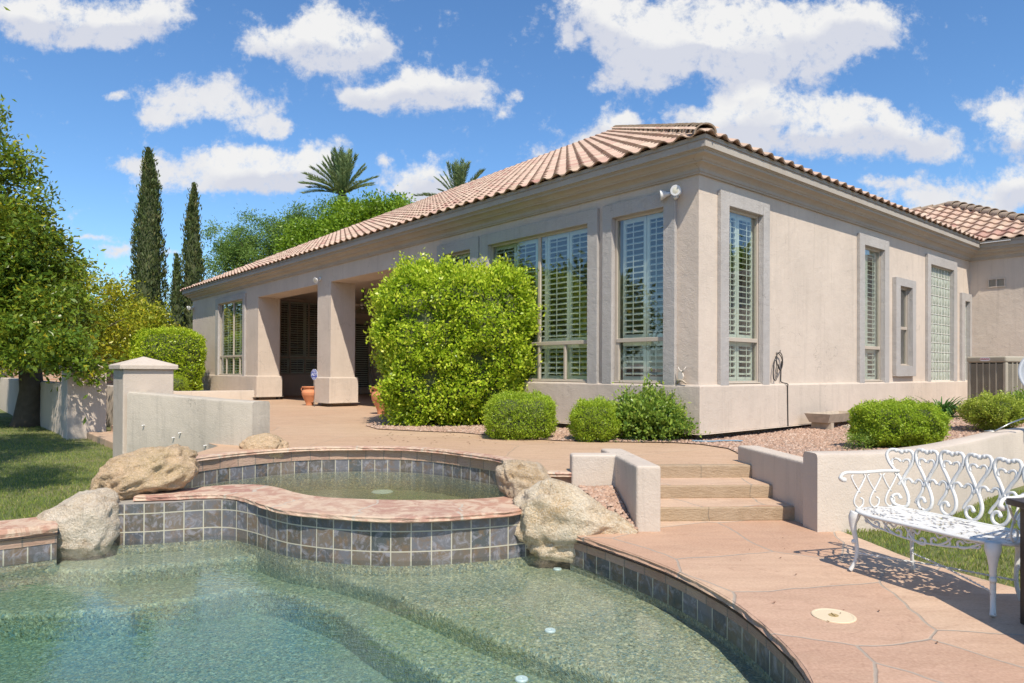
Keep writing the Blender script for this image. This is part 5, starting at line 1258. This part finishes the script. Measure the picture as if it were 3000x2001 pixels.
fbm('seat_rim',bm,M['benchwhite'],bench,True)
# apron of scrolls
bm=bmesh.new()
def ap(a,z,d=.02): return seatpt(a,.0,z)+BD*d
for i in range(5):
    c=.13+.158*i; s=-1 if i>2 else 1; dip=.035*(1-abs(i-2)/2.)
    P_=[(c-.07*s,.385),(c-.03*s,.36-dip),(c+.02*s,.335-dip),(c+.055*s,.335-dip),(c+.06*s,.36-dip),(c+.04*s,.37-dip),(c+.028*s,.355-dip)]
    k=cat([Vector((x,z,0)) for x,z in P_],4); tube(bm,[ap(p.x,p.y) for p in k],.007,6)
    k=cat([Vector((x,z,0)) for x,z in [(c-.04*s,.345-dip),(c-.055*s,.36-dip),(c-.03*s,.38),(c+.01*s,.37-dip*.5),(c+.03*s,.385)]],4); tube(bm,[ap(p.x,p.y) for p in k],.006,6)
tube(bm,[ap(.10+.7*i/20,.350-.042*math.sin(math.pi*i/20)) for i in range(21)],.006,6)
fbm('apron',bm,M['benchwhite'],bench,True)
# cabriole legs
def leg(a,d,dirn,front=True,wide=1.):
    bm=bmesh.new(); o=Vector(dirn)
    pr=[(.0,.395,.034),(.012,.36,.034),(.018,.32,.024),(.012,.27,.017),(.0,.21,.0135),(-.006,.15,.0125),(.0,.09,.012),(.016,.045,.012),(.03,.018,.014),(.036,.010,.013)]
    pts=[B3(a,d,0)+BE*(o.x*p[0])+BD*(o.y*p[0])+Vector((0,0,p[1])) for p in pr]
    tube(bm,cat(pts,3),[float(np.interp(i/ (3*(len(pr)-1)),[k/(len(pr)-1) for k in range(len(pr))],[p[2]*wide for p in pr])) for i in range(3*(len(pr)-1)+1)],10)
    for z in (.30,.20): bmesh.ops.create_icosphere(bm,subdivisions=2,radius=.017*wide,matrix=Matrix.Translation(B3(a,d,z)+BE*o.x*.012+BD*o.y*.012))
    fbm('leg',bm,M['benchwhite'],bench,True)
leg(.0,.03,(-.6,-.8)); leg(.885,.03,(.5,-.8),wide=1.15); leg(.12,.40,(-.2,.7),wide=.95); leg(.78,.40,(.3,.7),wide=.95)
# twisted stretchers meeting in the middle
def twist(p,q):
    bm=bmesh.new(); 
    for ph in (0,math.pi):
        pts=[]
        for i in range(41):
            t=i/40; c=p.lerp(q,t); ax=(q-p).normalized(); n1=ax.cross(Vector((0,0,1))).normalized(); n2=ax.cross(n1); pts.append(c+(n1*math.cos(ph+t*40)+n2*math.sin(ph+t*40))*.0035)
        tube(bm,pts,.0035,5)
    fbm('stretcher',bm,M['benchwhite'],bench,True)
mc=B3(.44,.27,.125)
for a,d in ((.0,.04),(.885,.04),(.12,.39),(.78,.39)): twist(B3(a,d,.125),mc)
# arm rests
def arm(sgn):
    bm=bmesh.new(); e=MID+sgn*.475
    def A(t,z): # t from back (0) to front (1)
        return B3(e+sgn*(-.02+.055*t),.44-.42*t,z)
    tube(bm,cat([A(0,.645),A(.3,.65),A(.7,.645),A(1.,.648),A(1.1,.63),A(1.1,.605),A(1.03,.60)],4),[.011]*18+[.016]*7,8)
    for k in range(3):
        c=.18+.30*k
        tube(bm,cat([A(c-.10,.63),A(c-.13,.615),A(c-.06,.56),A(c+.05,.49),A(c+.08,.44),A(c,.408),A(c-.08,.425),A(c-.09,.46),A(c-.04,.475)],3),.0065,6)
        tube(bm,cat([A(c+.10,.63),A(c+.13,.615),A(c+.06,.56),A(c-.03,.51)],3),.0065,6)
    fbm('armrest',bm,M['benchwhite'],bench,True)
arm(-1); arm(1)
# ------------------------------------------------------------------ dark table at the right edge
tb=root('patio_table',(3.1,3.2,0),'dark wooden patio table cut off at the right edge beside the bench','table')
bm=bmesh.new(); bbox(bm,W3,(2.615,3.6),(2.2,3.66),(.628,.662)); bevel(fbm('table_top',bm,M['darkwood'],tb),.006,2)
for x,y in ((2.685,3.60),(3.5,3.6),(2.685,2.28),(3.5,2.28)):
    bm=bmesh.new(); bbox(bm,W3,(x,x+.06),(y-.0,y+.05),(.004,.628)); fbm('leg',bm,M['darkwood'],tb)
# ------------------------------------------------------------------ skimmer lid, fallen leaves
p_=G(2442,1805,.004); sk=root('skimmer_lid',(p_.x,p_.y,.004),'round cream skimmer lid set in the flagstone deck','lid')
bm=bmesh.new(); lathe(bm,[(.112,0),(.112,.004),(.108,.006),(.098,.006),(.096,.0045),(.03,.0045),(.001,.0045)],(p_.x,p_.y,.004),40); fbm('cover',bm,plain('cream_plastic',(.66,.55,.38),.5,var=.06),sk)
bm=bmesh.new(); lathe(bm,[(.026,.0),(.026,.0062),(.001,.0062)],(p_.x,p_.y,.004),20); bbox(bm,lambda a,b,z:Vector((p_.x+a,p_.y+b,.0135+z)),(-.003,.003),(-.024,.024),(-.002,.001)); fbm('knob',bm,plain('brass_plastic',(.40,.29,.13),.5),sk)
P=[];D=[]
for (x,y,z) in [(1340,1395,0)]: pass
spots=[]
for _ in range(60):
    x=random.uniform(-1.9,.6); y=random.uniform(8.9,10.6); spots.append((x,y,ZT+.006))
for _ in range(26): spots.append((random.uniform(1.45,3.2),random.uniform(3.3,5.6),.010))
def leafbit(i,s):
    bm=bmesh.new(); a=random.uniform(0,6.28); L=random.uniform(.012,.028) if s[2]>.1 else random.uniform(.005,.013); pts=[]
    for k in range(8):
        t=2*math.pi*k/8; x=L*math.cos(t); y=L*.38*math.sin(t); pts.append(bm.verts.new((s[0]+x*math.cos(a)-y*math.sin(a),s[1]+x*math.sin(a)+y*math.cos(a),s[2]+.004*abs(math.cos(t)))))
    f=bm.faces.new(pts); 
    return bm
bmL=bmesh.new()
for i,s in enumerate(spots):
    b=leafbit(i,s); me=bpy.data.meshes.new('t'); b.to_mesh(me); b.free(); bmL.from_mesh(me); bpy.data.meshes.remove(me)
tag(fbm('leaf_litter',bmL,M['dirtleaf']),'scattered dry leaf bits and specks on the paving','leaves',kind='stuff')
# ------------------------------------------------------------------ floodlights
def flood(a,z,heads,label,size=.075,f=FLc,group='twin floodlights on the house wall'):
    b=f(a,-.005,z); rt=root('floodlight',b,label,'floodlight',group); bm=bmesh.new()
    nrm=(f(a,-1,z)-f(a,0,z)).normalized(); sd_=(f(a+1,0,z)-f(a,0,z)).normalized()
    rot=nrm.to_track_quat('Z','Y').to_matrix(); lathe(bm,[(.055,0),(.055,.02),(.04,.035),(.001,.035)],b,20,rot); fbm('base',bm,M['white'],rt,True)
    for (dx,dy,dz) in heads:
        d=(nrm*dy+sd_*dx+Vector((0,0,dz))).normalized(); p0=b+nrm*.03; neck=b+nrm*.06+sd_*(dx*.09)+Vector((0,0,-.01))
        bm=bmesh.new(); tube(bm,[p0,neck],.013,8); R_=d.to_track_quat('Z','Y').to_matrix(); lathe(bm,[(.018,0),(.03,.02),(.034,.05),(.055,.085),(size,.13),(size,.142),(size*.93,.142)],neck,22,R_); h=fbm('lamp_head',bm,M['white'],rt,True)
        bm=bmesh.new(); lathe(bm,[(size*.93,.134),(size*.6,.142),(.001,.146)],neck,22,R_); fbm('lens',bm,M['lens'],h,True)
    if len(heads)>1:
        bm=bmesh.new(); lathe(bm,[(.026,0),(.03,.03),(.03,.06),(.001,.075)],b+nrm*.03+Vector((0,0,-.06)),14,(nrm+Vector((0,0,-.5))).to_track_quat('Z','Y').to_matrix()); fbm('motion_sensor',bm,M['white'],rt,True)
flood(.33,3.86,[(1.1,.9,-.15),(-.45,1.3,-.1)],'double white floodlight with motion sensor at the near corner of the house')
flood(11.86,3.78,[(-.3,1,-.5)],'small round floodlight above the middle patio column',.08,group=None)
flood(23.30,3.79,[(.5,1,-.2),(-.4,1,-.3)],'twin floodlight on the far left corner of the house',.08)
# ------------------------------------------------------------------ terracotta urns
def urn(x,y,s,label):
    rt=root('urn',(x,y,ZT),label,'urn','terracotta urns on the terrace'); bm=bmesh.new()
    pr=[(.10,0),(.115,.01),(.112,.05),(.135,.12),(.19,.22),(.225,.30),(.233,.31),(.232,.325),(.238,.335),(.236,.35),(.241,.36),(.239,.375),(.243,.385),(.240,.40),(.236,.41),(.215,.46),(.19,.49),(.183,.50),(.19,.52),(.235,.545),(.24,.56),(.235,.575),(.19,.575),(.18,.52),(.15,.45),(.001,.44)]
    lathe(bm,[(r*s,z*s) for r,z in pr],(x,y,ZT),40); sharp(fbm('body',bm,M['terracotta'],rt),50)
    for sg in (-1,1):
        bm=bmesh.new(); tube(bm,cat([Vector((x+sg*.19*s,y,ZT+.53*s)),Vector((x+sg*.245*s,y,ZT+.52*s)),Vector((x+sg*.255*s,y,ZT+.47*s)),Vector((x+sg*.215*s,y,ZT+.43*s))],4),.016*s,7); fbm('handle',bm,M['terracotta'],rt,True)
p_=G(904,1188,ZT); urn(p_.x,p_.y+.1,.89,'small ribbed terracotta urn beside the middle patio column')
p_=G(1119,1214,ZT); urn(p_.x,p_.y+.1,1.04,'larger ribbed terracotta urn half hidden by the tall hedge')
# security sign
def text(body,size,loc,rotm,mat,parent,name='lettering',ex=.001,sx=1.,shear=0):
    cu=bpy.data.curves.new(name,'FONT'); cu.body=body; cu.size=size; cu.align_x='CENTER'; cu.align_y='CENTER'; cu.extrude=ex; cu.shear=shear; cu.offset=size*.018
    o=bpy.data.objects.new('tmp',cu); COL.objects.link(o); dg=bpy.context.evaluated_depsgraph_get(); dg.update(); me=bpy.data.meshes.new_from_object(o.evaluated_get(dg)); bpy.data.objects.remove(o)
    me.transform(Matrix.Translation(loc)@rotm.to_4x4()@Matrix.Diagonal((sx,1,1,1))); return link(name,me,mat,parent)
M['blue']=plain('sign_blue',(.03,.06,.36),.4,var=.03); M['signwhite']=plain('sign_white',(.75,.78,.82),.4,var=.02)
sc_=AY(921,1097,17.9); sg=root('security_sign',(sc_.x,sc_.y,ZT),'blue octagonal yard sign lettered ADT on a thin stake behind the smaller urn','sign')
fc=Vector((-sc_.x,-sc_.y,0)).normalized(); SR=fc.to_track_quat('Z','Y').to_matrix(); fc=Matrix.Rotation(rad(-55),3,'Z')@fc; SR=Matrix((Vector((0,0,1)).cross(fc),Vector((0,0,1)),fc)).transposed()
bm=bmesh.new(); lathe(bm,[(.001,0),(.148,0),(.148,.006),(.001,.006)],sc_,8,SR@Matrix.Rotation(rad(22.5),3,'Z')@Matrix.Diagonal((.86,.97,1)) if False else SR@Matrix.Rotation(rad(22.5),3,'Z')); fbm('edge_band',bm,M['signwhite'],sg)
bm=bmesh.new(); lathe(bm,[(.001,.0065),(.136,.0065),(.136,.0085),(.001,.0085)],sc_,8,SR@Matrix.Rotation(rad(22.5),3,'Z')); fbm('panel',bm,M['blue'],sg)
text('ADT',.115,sc_+fc*.0095+Vector((0,0,.0)),SR,M['signwhite'],sg,shear=.25)
for zz in (.072,-.072):
    bm=bmesh.new(); bbox(bm,lambda a,b,z:sc_+SR@Vector((a,b,z)),(-.075,.075),(zz-.004,zz+.004),(.0088,.0105)); fbm('stripe',bm,M['signwhite'],sg)
text('Security',.034,sc_+fc*.0095+Vector((0,0,.095)),SR,M['signwhite'],sg); text('Services',.034,sc_+fc*.0095+Vector((0,0,-.097)),SR,M['signwhite'],sg)
bm=bmesh.new(); tube(bm,[sc_-Vector((0,0,sc_.z-ZT)),sc_-Vector((0,0,.1))-fc*.008],.007,6); fbm('stake',bm,M['metal'],sg)
# ------------------------------------------------------------------ air conditioner
zb=ZT+.215; A_=Vector((9.06,13.75,0)); d1=Vector((.32,-.947,0)); d2=Vector((.947,.32,0)); s1=.78; s2=.72
ac=root('air_conditioner',A_+d1*.4+d2*.4+Vector((0,0,zb)),'beige louvred air conditioning unit by the side wall of the house','air conditioner')
def AC(a,b,z): return A_+d1*a+d2*b+Vector((0,0,zb+z))
Hh=1.06
bm=bmesh.new(); bbox(bm,AC,(.03,s1-.03),(.03,s2-.03),(.03,Hh-.1)); fbm('coil',bm,M['acdark'],ac)
bm=bmesh.new(); bbox(bm,AC,(-.01,s1+.01),(-.01,s2+.01),(Hh-.12,Hh)); bevel(fbm('lid',bm,M['ac'],ac),.035,4)
bm=bmesh.new(); bbox(bm,AC,(-.005,s1+.005),(-.005,s2+.005),(0,.05)); fbm('base_pan',bm,M['ac'],ac)
bm=bmesh.new(); bbox(bm,AC,(-.12,s1+.12),(-.12,s2+.12),(-.10,-.002)); tag(fbm('equipment_pad',bm,M['mortar']),'flat concrete pad under the air conditioner','pad')
for a,b in ((0,0),(s1-.07,0),(0,s2-.07),(s1-.07,s2-.07)):
    bm=bmesh.new(); bbox(bm,AC,(a,a+.07),(b,b+.07),(.05,Hh-.12)); bevel(fbm('corner_post',bm,M['ac'],ac),.02,3)
def grille(fn,L):
    bm=bmesh.new(); nl=46
    for i in range(nl):
        z=.07+(Hh-.21)*i/nl; bbox(bm,fn,(.07,L-.07),(-.004,.006),(z,z+.009))
    k=5
    for i in range(1,k): x=.07+(L-.14)*i/k; bbox(bm,fn,(x-.01,x+.01),(-.008,.008),(.05,Hh-.12))
    fbm('grille',bm,M['ac'],ac)
grille(lambda x,d,z:AC(x,.012+d,z),s1)            # long louvred side facing the lawn
grille(lambda x,d,z:AC(s1-.012-d,x,z),s2); 
grille(lambda x,d,z:AC(.012+d,x,z),s2)
nf=Vector((0,0,1)).cross(d1).normalized(); nf=-d2; R3=Matrix((d1,Vector((0,0,1)),nf)).transposed()
bc=AC(.38,-.012,Hh-.055)
bm=bmesh.new(); 
pts=[]
for k in range(24):
    t=2*math.pi*k/24; pts.append(bm.verts.new(bc+d1*(math.copysign(abs(math.cos(t))**.6,math.cos(t))*.105)+Vector((0,0,math.copysign(abs(math.sin(t))**.6,math.sin(t))*.036))-d2*.003))
bm.faces.new(pts); fbm('badge',bm,M['signwhite'],ac)
text('LENNOX',.046,bc-d2*.006,R3,plain('badge_red',(.40,.03,.05),.4),ac)
# ------------------------------------------------------------------ satellite dish at the right edge
dc=Vector((6.18,8.05,1.30)); nd=Vector((-.35,-.85,.38)).normalized(); DR=nd.to_track_quat('Z','Y').to_matrix()
dish=root('satellite_dish',(6.1,8.0,.65),'grey satellite dish clamped on the end of the curved planter wall','satellite dish')
bm=bmesh.new(); lathe(bm,[(.001,.0)]+[(.285*k/8,.055*(k/8)**2) for k in range(1,9)]+[(.285,.049),(.001,-.012)],dc,36,DR@Matrix.Diagonal((.86,1,1))); fbm('reflector',bm,plain('dish_grey',(.33,.35,.38),.45,var=.03),dish,True)
mt=G(2960,1262,.66)
bm=bmesh.new(); tube(bm,cat([dc-nd*.02,dc-nd*.14+Vector((0,0,-.1)),Vector((6.12,8.12,.85)),Vector((6.1,8.1,.64))],5),.022,8); fbm('mast',bm,M['metal'],dish,True)
bm=bmesh.new(); a1=G(2915,1263,.67); tube(bm,[a1,AY(2960,1240,a1.y+.05),AY(3010,1222,a1.y+.1)],.010,7); tube(bm,[a1+Vector((-.08,.06,-.005)),a1+Vector((.05,.03,.005)),a1],.008,6); fbm('support_arm',bm,M['metal'],dish,True)
pc=G(2985,1305,.56); cc=AY(2985,1306,pc.y) if False else AY(2985,1306,8.25)
bm=bmesh.new(); lathe(bm,[(.075,0),(.075,.012),(.06,.016),(.001,.016)],cc,24,Vector((-.6,-.8,0)).to_track_quat('Z','Y').to_matrix()); fbm('mount_plate',bm,M['ac'],dish)
# ------------------------------------------------------------------ weathered wooden trough
pz=gz(4.8,10.9); t0=G(2368,1262,ZT+.12); 
tr=root('wooden_trough',H(-.4,3.2,pz),'weathered grey wooden planter trough on short legs by the side wall','planter box')
def TRf(a,b,z): return H(-.62+b,2.62+a,pz+z)
bm=bmesh.new()
w0,w1=.16,.22
def prism(bm,P): 
    vs=[bm.verts.new(TRf(*p)) for p in P]
    for q in ((0,1,2,3),(4,7,6,5),(0,4,5,1),(1,5,6,2),(2,6,7,3),(3,7,4,0)): bm.faces.new([vs[i] for i in q])
zb0,zb1=.115,.255; L_=1.15
prism(bm,[(.03,.06,zb0),(.03,.36,zb0),(.05,.36,zb0),(.05,.06,zb0),(-.02,0,zb1),(-.02,.42,zb1),(.005,.42,zb1),(.005,0,zb1)]); fbm('end_board',bm,M['wood'],tr); bm=bmesh.new()
prism(bm,[(L_-.05,.06,zb0),(L_-.05,.36,zb0),(L_-.03,.36,zb0),(L_-.03,.06,zb0),(L_-.005,0,zb1),(L_-.005,.42,zb1),(L_+.02,.42,zb1),(L_+.02,0,zb1)]); fbm('end_board',bm,M['wood'],tr); bm=bmesh.new()
prism(bm,[(.05,.06,zb0),(.05,.08,zb0),(L_-.05,.08,zb0),(L_-.05,.06,zb0),(.0,-.0,zb1),(.0,.02,zb1),(L_,.02,zb1),(L_,-.0,zb1)]); fbm('side_board',bm,M['wood'],tr); bm=bmesh.new()
prism(bm,[(.05,.34,zb0),(.05,.36,zb0),(L_-.05,.36,zb0),(L_-.05,.34,zb0),(.0,.40,zb1),(.0,.42,zb1),(L_,.42,zb1),(L_,.40,zb1)]); fbm('side_board',bm,M['wood'],tr); bm=bmesh.new()
bbox(bm,TRf,(.05,L_-.05),(.08,.34),(zb0+.002,zb0+.02)); fbm('bottom_board',bm,M['wood'],tr)
for a in (.12,.98):
    bm=bmesh.new(); bbox(bm,TRf,(a,a+.09),(.05,.37),(.0,.112)); fbm('leg',bm,M['wood'],tr)
bm=bmesh.new(); bbox(bm,TRf,(.35,1.25),(-.10,-.02),(.0,.07)); tag(bevel(fbm('timber_block',bm,M['wood']),.006,1),'short weathered timber lying on the gravel in front of the trough','timber')
# cable coil on the side wall
cb_=root('cable_coil',fr(2.05,-.03,1.55),'dark cable coiled on a hook with its end running down the side wall','cable')
bm=bmesh.new()
def cz(v,z,o=-.03): return fr(v,o,z)
k=[PUv for PUv in [(2.04,1.60),(2.10,1.62),(2.19,1.55),(2.20,1.44),(2.13,1.36),(2.05,1.42),(2.0,1.55),(2.06,1.63),(2.15,1.60),(2.17,1.45),(2.09,1.35),(2.02,1.45)]]
tube(bm,cat([cz(a,z,-.03-.004*i) for i,(a,z) in enumerate(k)],5),.007,6)
tube(bm,cat([cz(a,z,-.035-.003*i) for i,(a,z) in enumerate([(2.03,1.58),(1.96,1.48),(1.92,1.33),(1.93,1.22),(1.98,1.22),(2.0,1.34),(2.0,1.48),(1.95,1.50),(1.90,1.36),(1.90,1.24),(1.95,1.19),(1.99,1.25),(2.01,1.4)])],5),.006,6)
fbm('coil',bm,M['black'],cb_,True)
bm=bmesh.new(); tube(bm,cat([cz(2.20,1.50),cz(2.20,1.25,-.02),cz(2.20,1.17,-.03),cz(2.29,1.14,-.085),cz(2.30,1.08,-.08),cz(2.31,.80,-.078),cz(2.32,.50,-.078),cz(2.30,.44,-.10),cz(2.28,.40,-.14)],5),.0085,7); fbm('drop_cable',bm,M['black'],cb_,True)
bm=bmesh.new(); tube(bm,[fr(2.09,0,1.63),fr(2.09,-.06,1.63),fr(2.09,-.07,1.67)],.01,6); fbm('hook',bm,M['metal'],cb_)
# small ornament on the ledge near the corner
oc=FLc(.24,-.05,LED); orn=root('ledge_ornament',oc,'small pale leaf shaped ornament standing on the ledge at the house corner','ornament')
def OR(a,d,z): return FLc(.24-a,-.045-d,LED+z)
M['ornament']=plain('bleached_wood',(.55,.50,.44),.8,var=.2,vs=30)
bm=bmesh.new()
for d0_,d1_ in ((0.,.02),): 
    o_=[(-.0,.20),(-.035,.17),(-.05,.12),(-.04,.07),(-.01,.04),(.03,.07),(.045,.11),(.03,.16)]
    f_=[bm.verts.new(OR(a,.03,z)) for a,z in o_]; b_=[bm.verts.new(OR(a,.0,z)) for a,z in o_]; bm.faces.new(f_); bm.faces.new(b_[::-1])
    for i in range(8): j=(i+1)%8; bm.faces.new((f_[i],b_[i],b_[j],f_[j]))
bevel(fbm('body',bm,M['ornament'],orn),.006,2)
for pts in ([(-.01,.18),(-.04,.22),(-.045,.245)],[(.02,.17),(.05,.20),(.085,.245)]):
    bm=bmesh.new(); tube(bm,[OR(a,.02,z) for a,z in pts],[.014,.010,.005],7); fbm('horn',bm,M['ornament'],orn,True)
bm=bmesh.new(); tube(bm,[OR(-.07,.02,.008),OR(-.02,.02,.06),OR(.03,.02,.05),OR(.085,.02,.012)],[.012,.02,.018,.012],7); fbm('foot',bm,M['wood'],orn,True)
# pipe stubs poking out of the grey curved wall
for (x,y,lb) in [(423,1246,'highest small white pipe stub on the grey curved wall, nearest the pillar'),(530,1268,'white pipe stub in the middle of the grey curved wall, upper of a pair'),(511,1282,'white pipe stub in the middle of the grey curved wall, lower of a pair'),(604,1305,'white pipe stub low on the right half of the grey curved wall'),(668,1309,'rightmost white pipe stub low on the grey curved wall')]:
    # walk the bearing to the wall face
    d=ray(x,y); best=None
    for i in range(len(WW)-1):
        a=Vector((WW[i].x,WW[i].y)); b=Vector((WW[i+1].x,WW[i+1].y)); e=b-a; nn=Vector((e.y,-e.x)).normalized(); a=a+nn*.14; b=b+nn*.14
        den_=d.x*(b.y-a.y)-d.y*(b.x-a.x)
        if abs(den_)<1e-9: continue
        t=(a.x*(b.y-a.y)-a.y*(b.x-a.x))/den_; px_=d.x*t; s_=((px_-a.x)/(b.x-a.x)) if abs(b.x-a.x)>1e-6 else 0
        if -.15<=s_<=1.15 and t>0: best=(Vector((d.x*t,d.y*t,EYE+d.z*t)),Vector((nn.x,nn.y,0)))
    if best:
        q,nn=best; bm=bmesh.new(); tube(bm,[q,q+nn*.03,q+nn*.036-Vector((0,0,.008))],[.009,.009,.008],8); tag(fbm('pipe_stub',bm,M['white']),lb,'pipe')
# ceiling fan in the patio
fc_=H(15.2,3.3,4.0)
d_=ray(1500-0,1000)
fp=AY(1064,870,22.5); fan=root('ceiling_fan',(fp.x,fp.y,4.0),'ceiling fan with pale blades hanging in the shaded patio','ceiling fan')
bm=bmesh.new(); tube(bm,[(fp.x,fp.y,4.0),(fp.x,fp.y,3.55)],.018,8); lathe(bm,[(.06,0),(.07,.04),(.02,.08)],(fp.x,fp.y,3.92),16); fbm('rod',bm,M['black'],fan,True)
bm=bmesh.new(); lathe(bm,[(.03,0),(.11,.03),(.13,.08),(.10,.14),(.03,.17)],(fp.x,fp.y,3.40),20); lathe(bm,[(.001,-.09),(.07,-.07),(.09,-.02),(.05,0)],(fp.x,fp.y,3.40),20); fbm('motor',bm,M['metal'],fan,True)
for k in range(5):
    a=k*2*math.pi/5+.3; bm=bmesh.new(); dr=Vector((math.cos(a),math.sin(a),0)); sd_=Vector((-dr.y,dr.x,.12)); vs=[]
    bbox(bm,lambda x,y,z:Vector((fp.x,fp.y,3.46))+dr*x+sd_*y*(1+.25*x)+Vector((0,0,z)),(.16,.72),(-.07,.07),(-.005,.005)); fbm('blade',bm,M['frame'],fan)
# bit of blue hose by the house corner
h0=G(2085,1293,ZT+.03); h1=G(2148,1291,ZT+.03); bm=bmesh.new(); tube(bm,cat([h0+Vector((-.25,.05,0)),h0,h0.lerp(h1,.5)+Vector((0,.04,0)),h1,h1+Vector((.15,.06,-.01))],4),.011,7); tag(fbm('hose',bm,plain('blue_hose',(.18,.28,.36),.5),None,True),'short length of blue grey hose on the gravel at the house corner','hose')
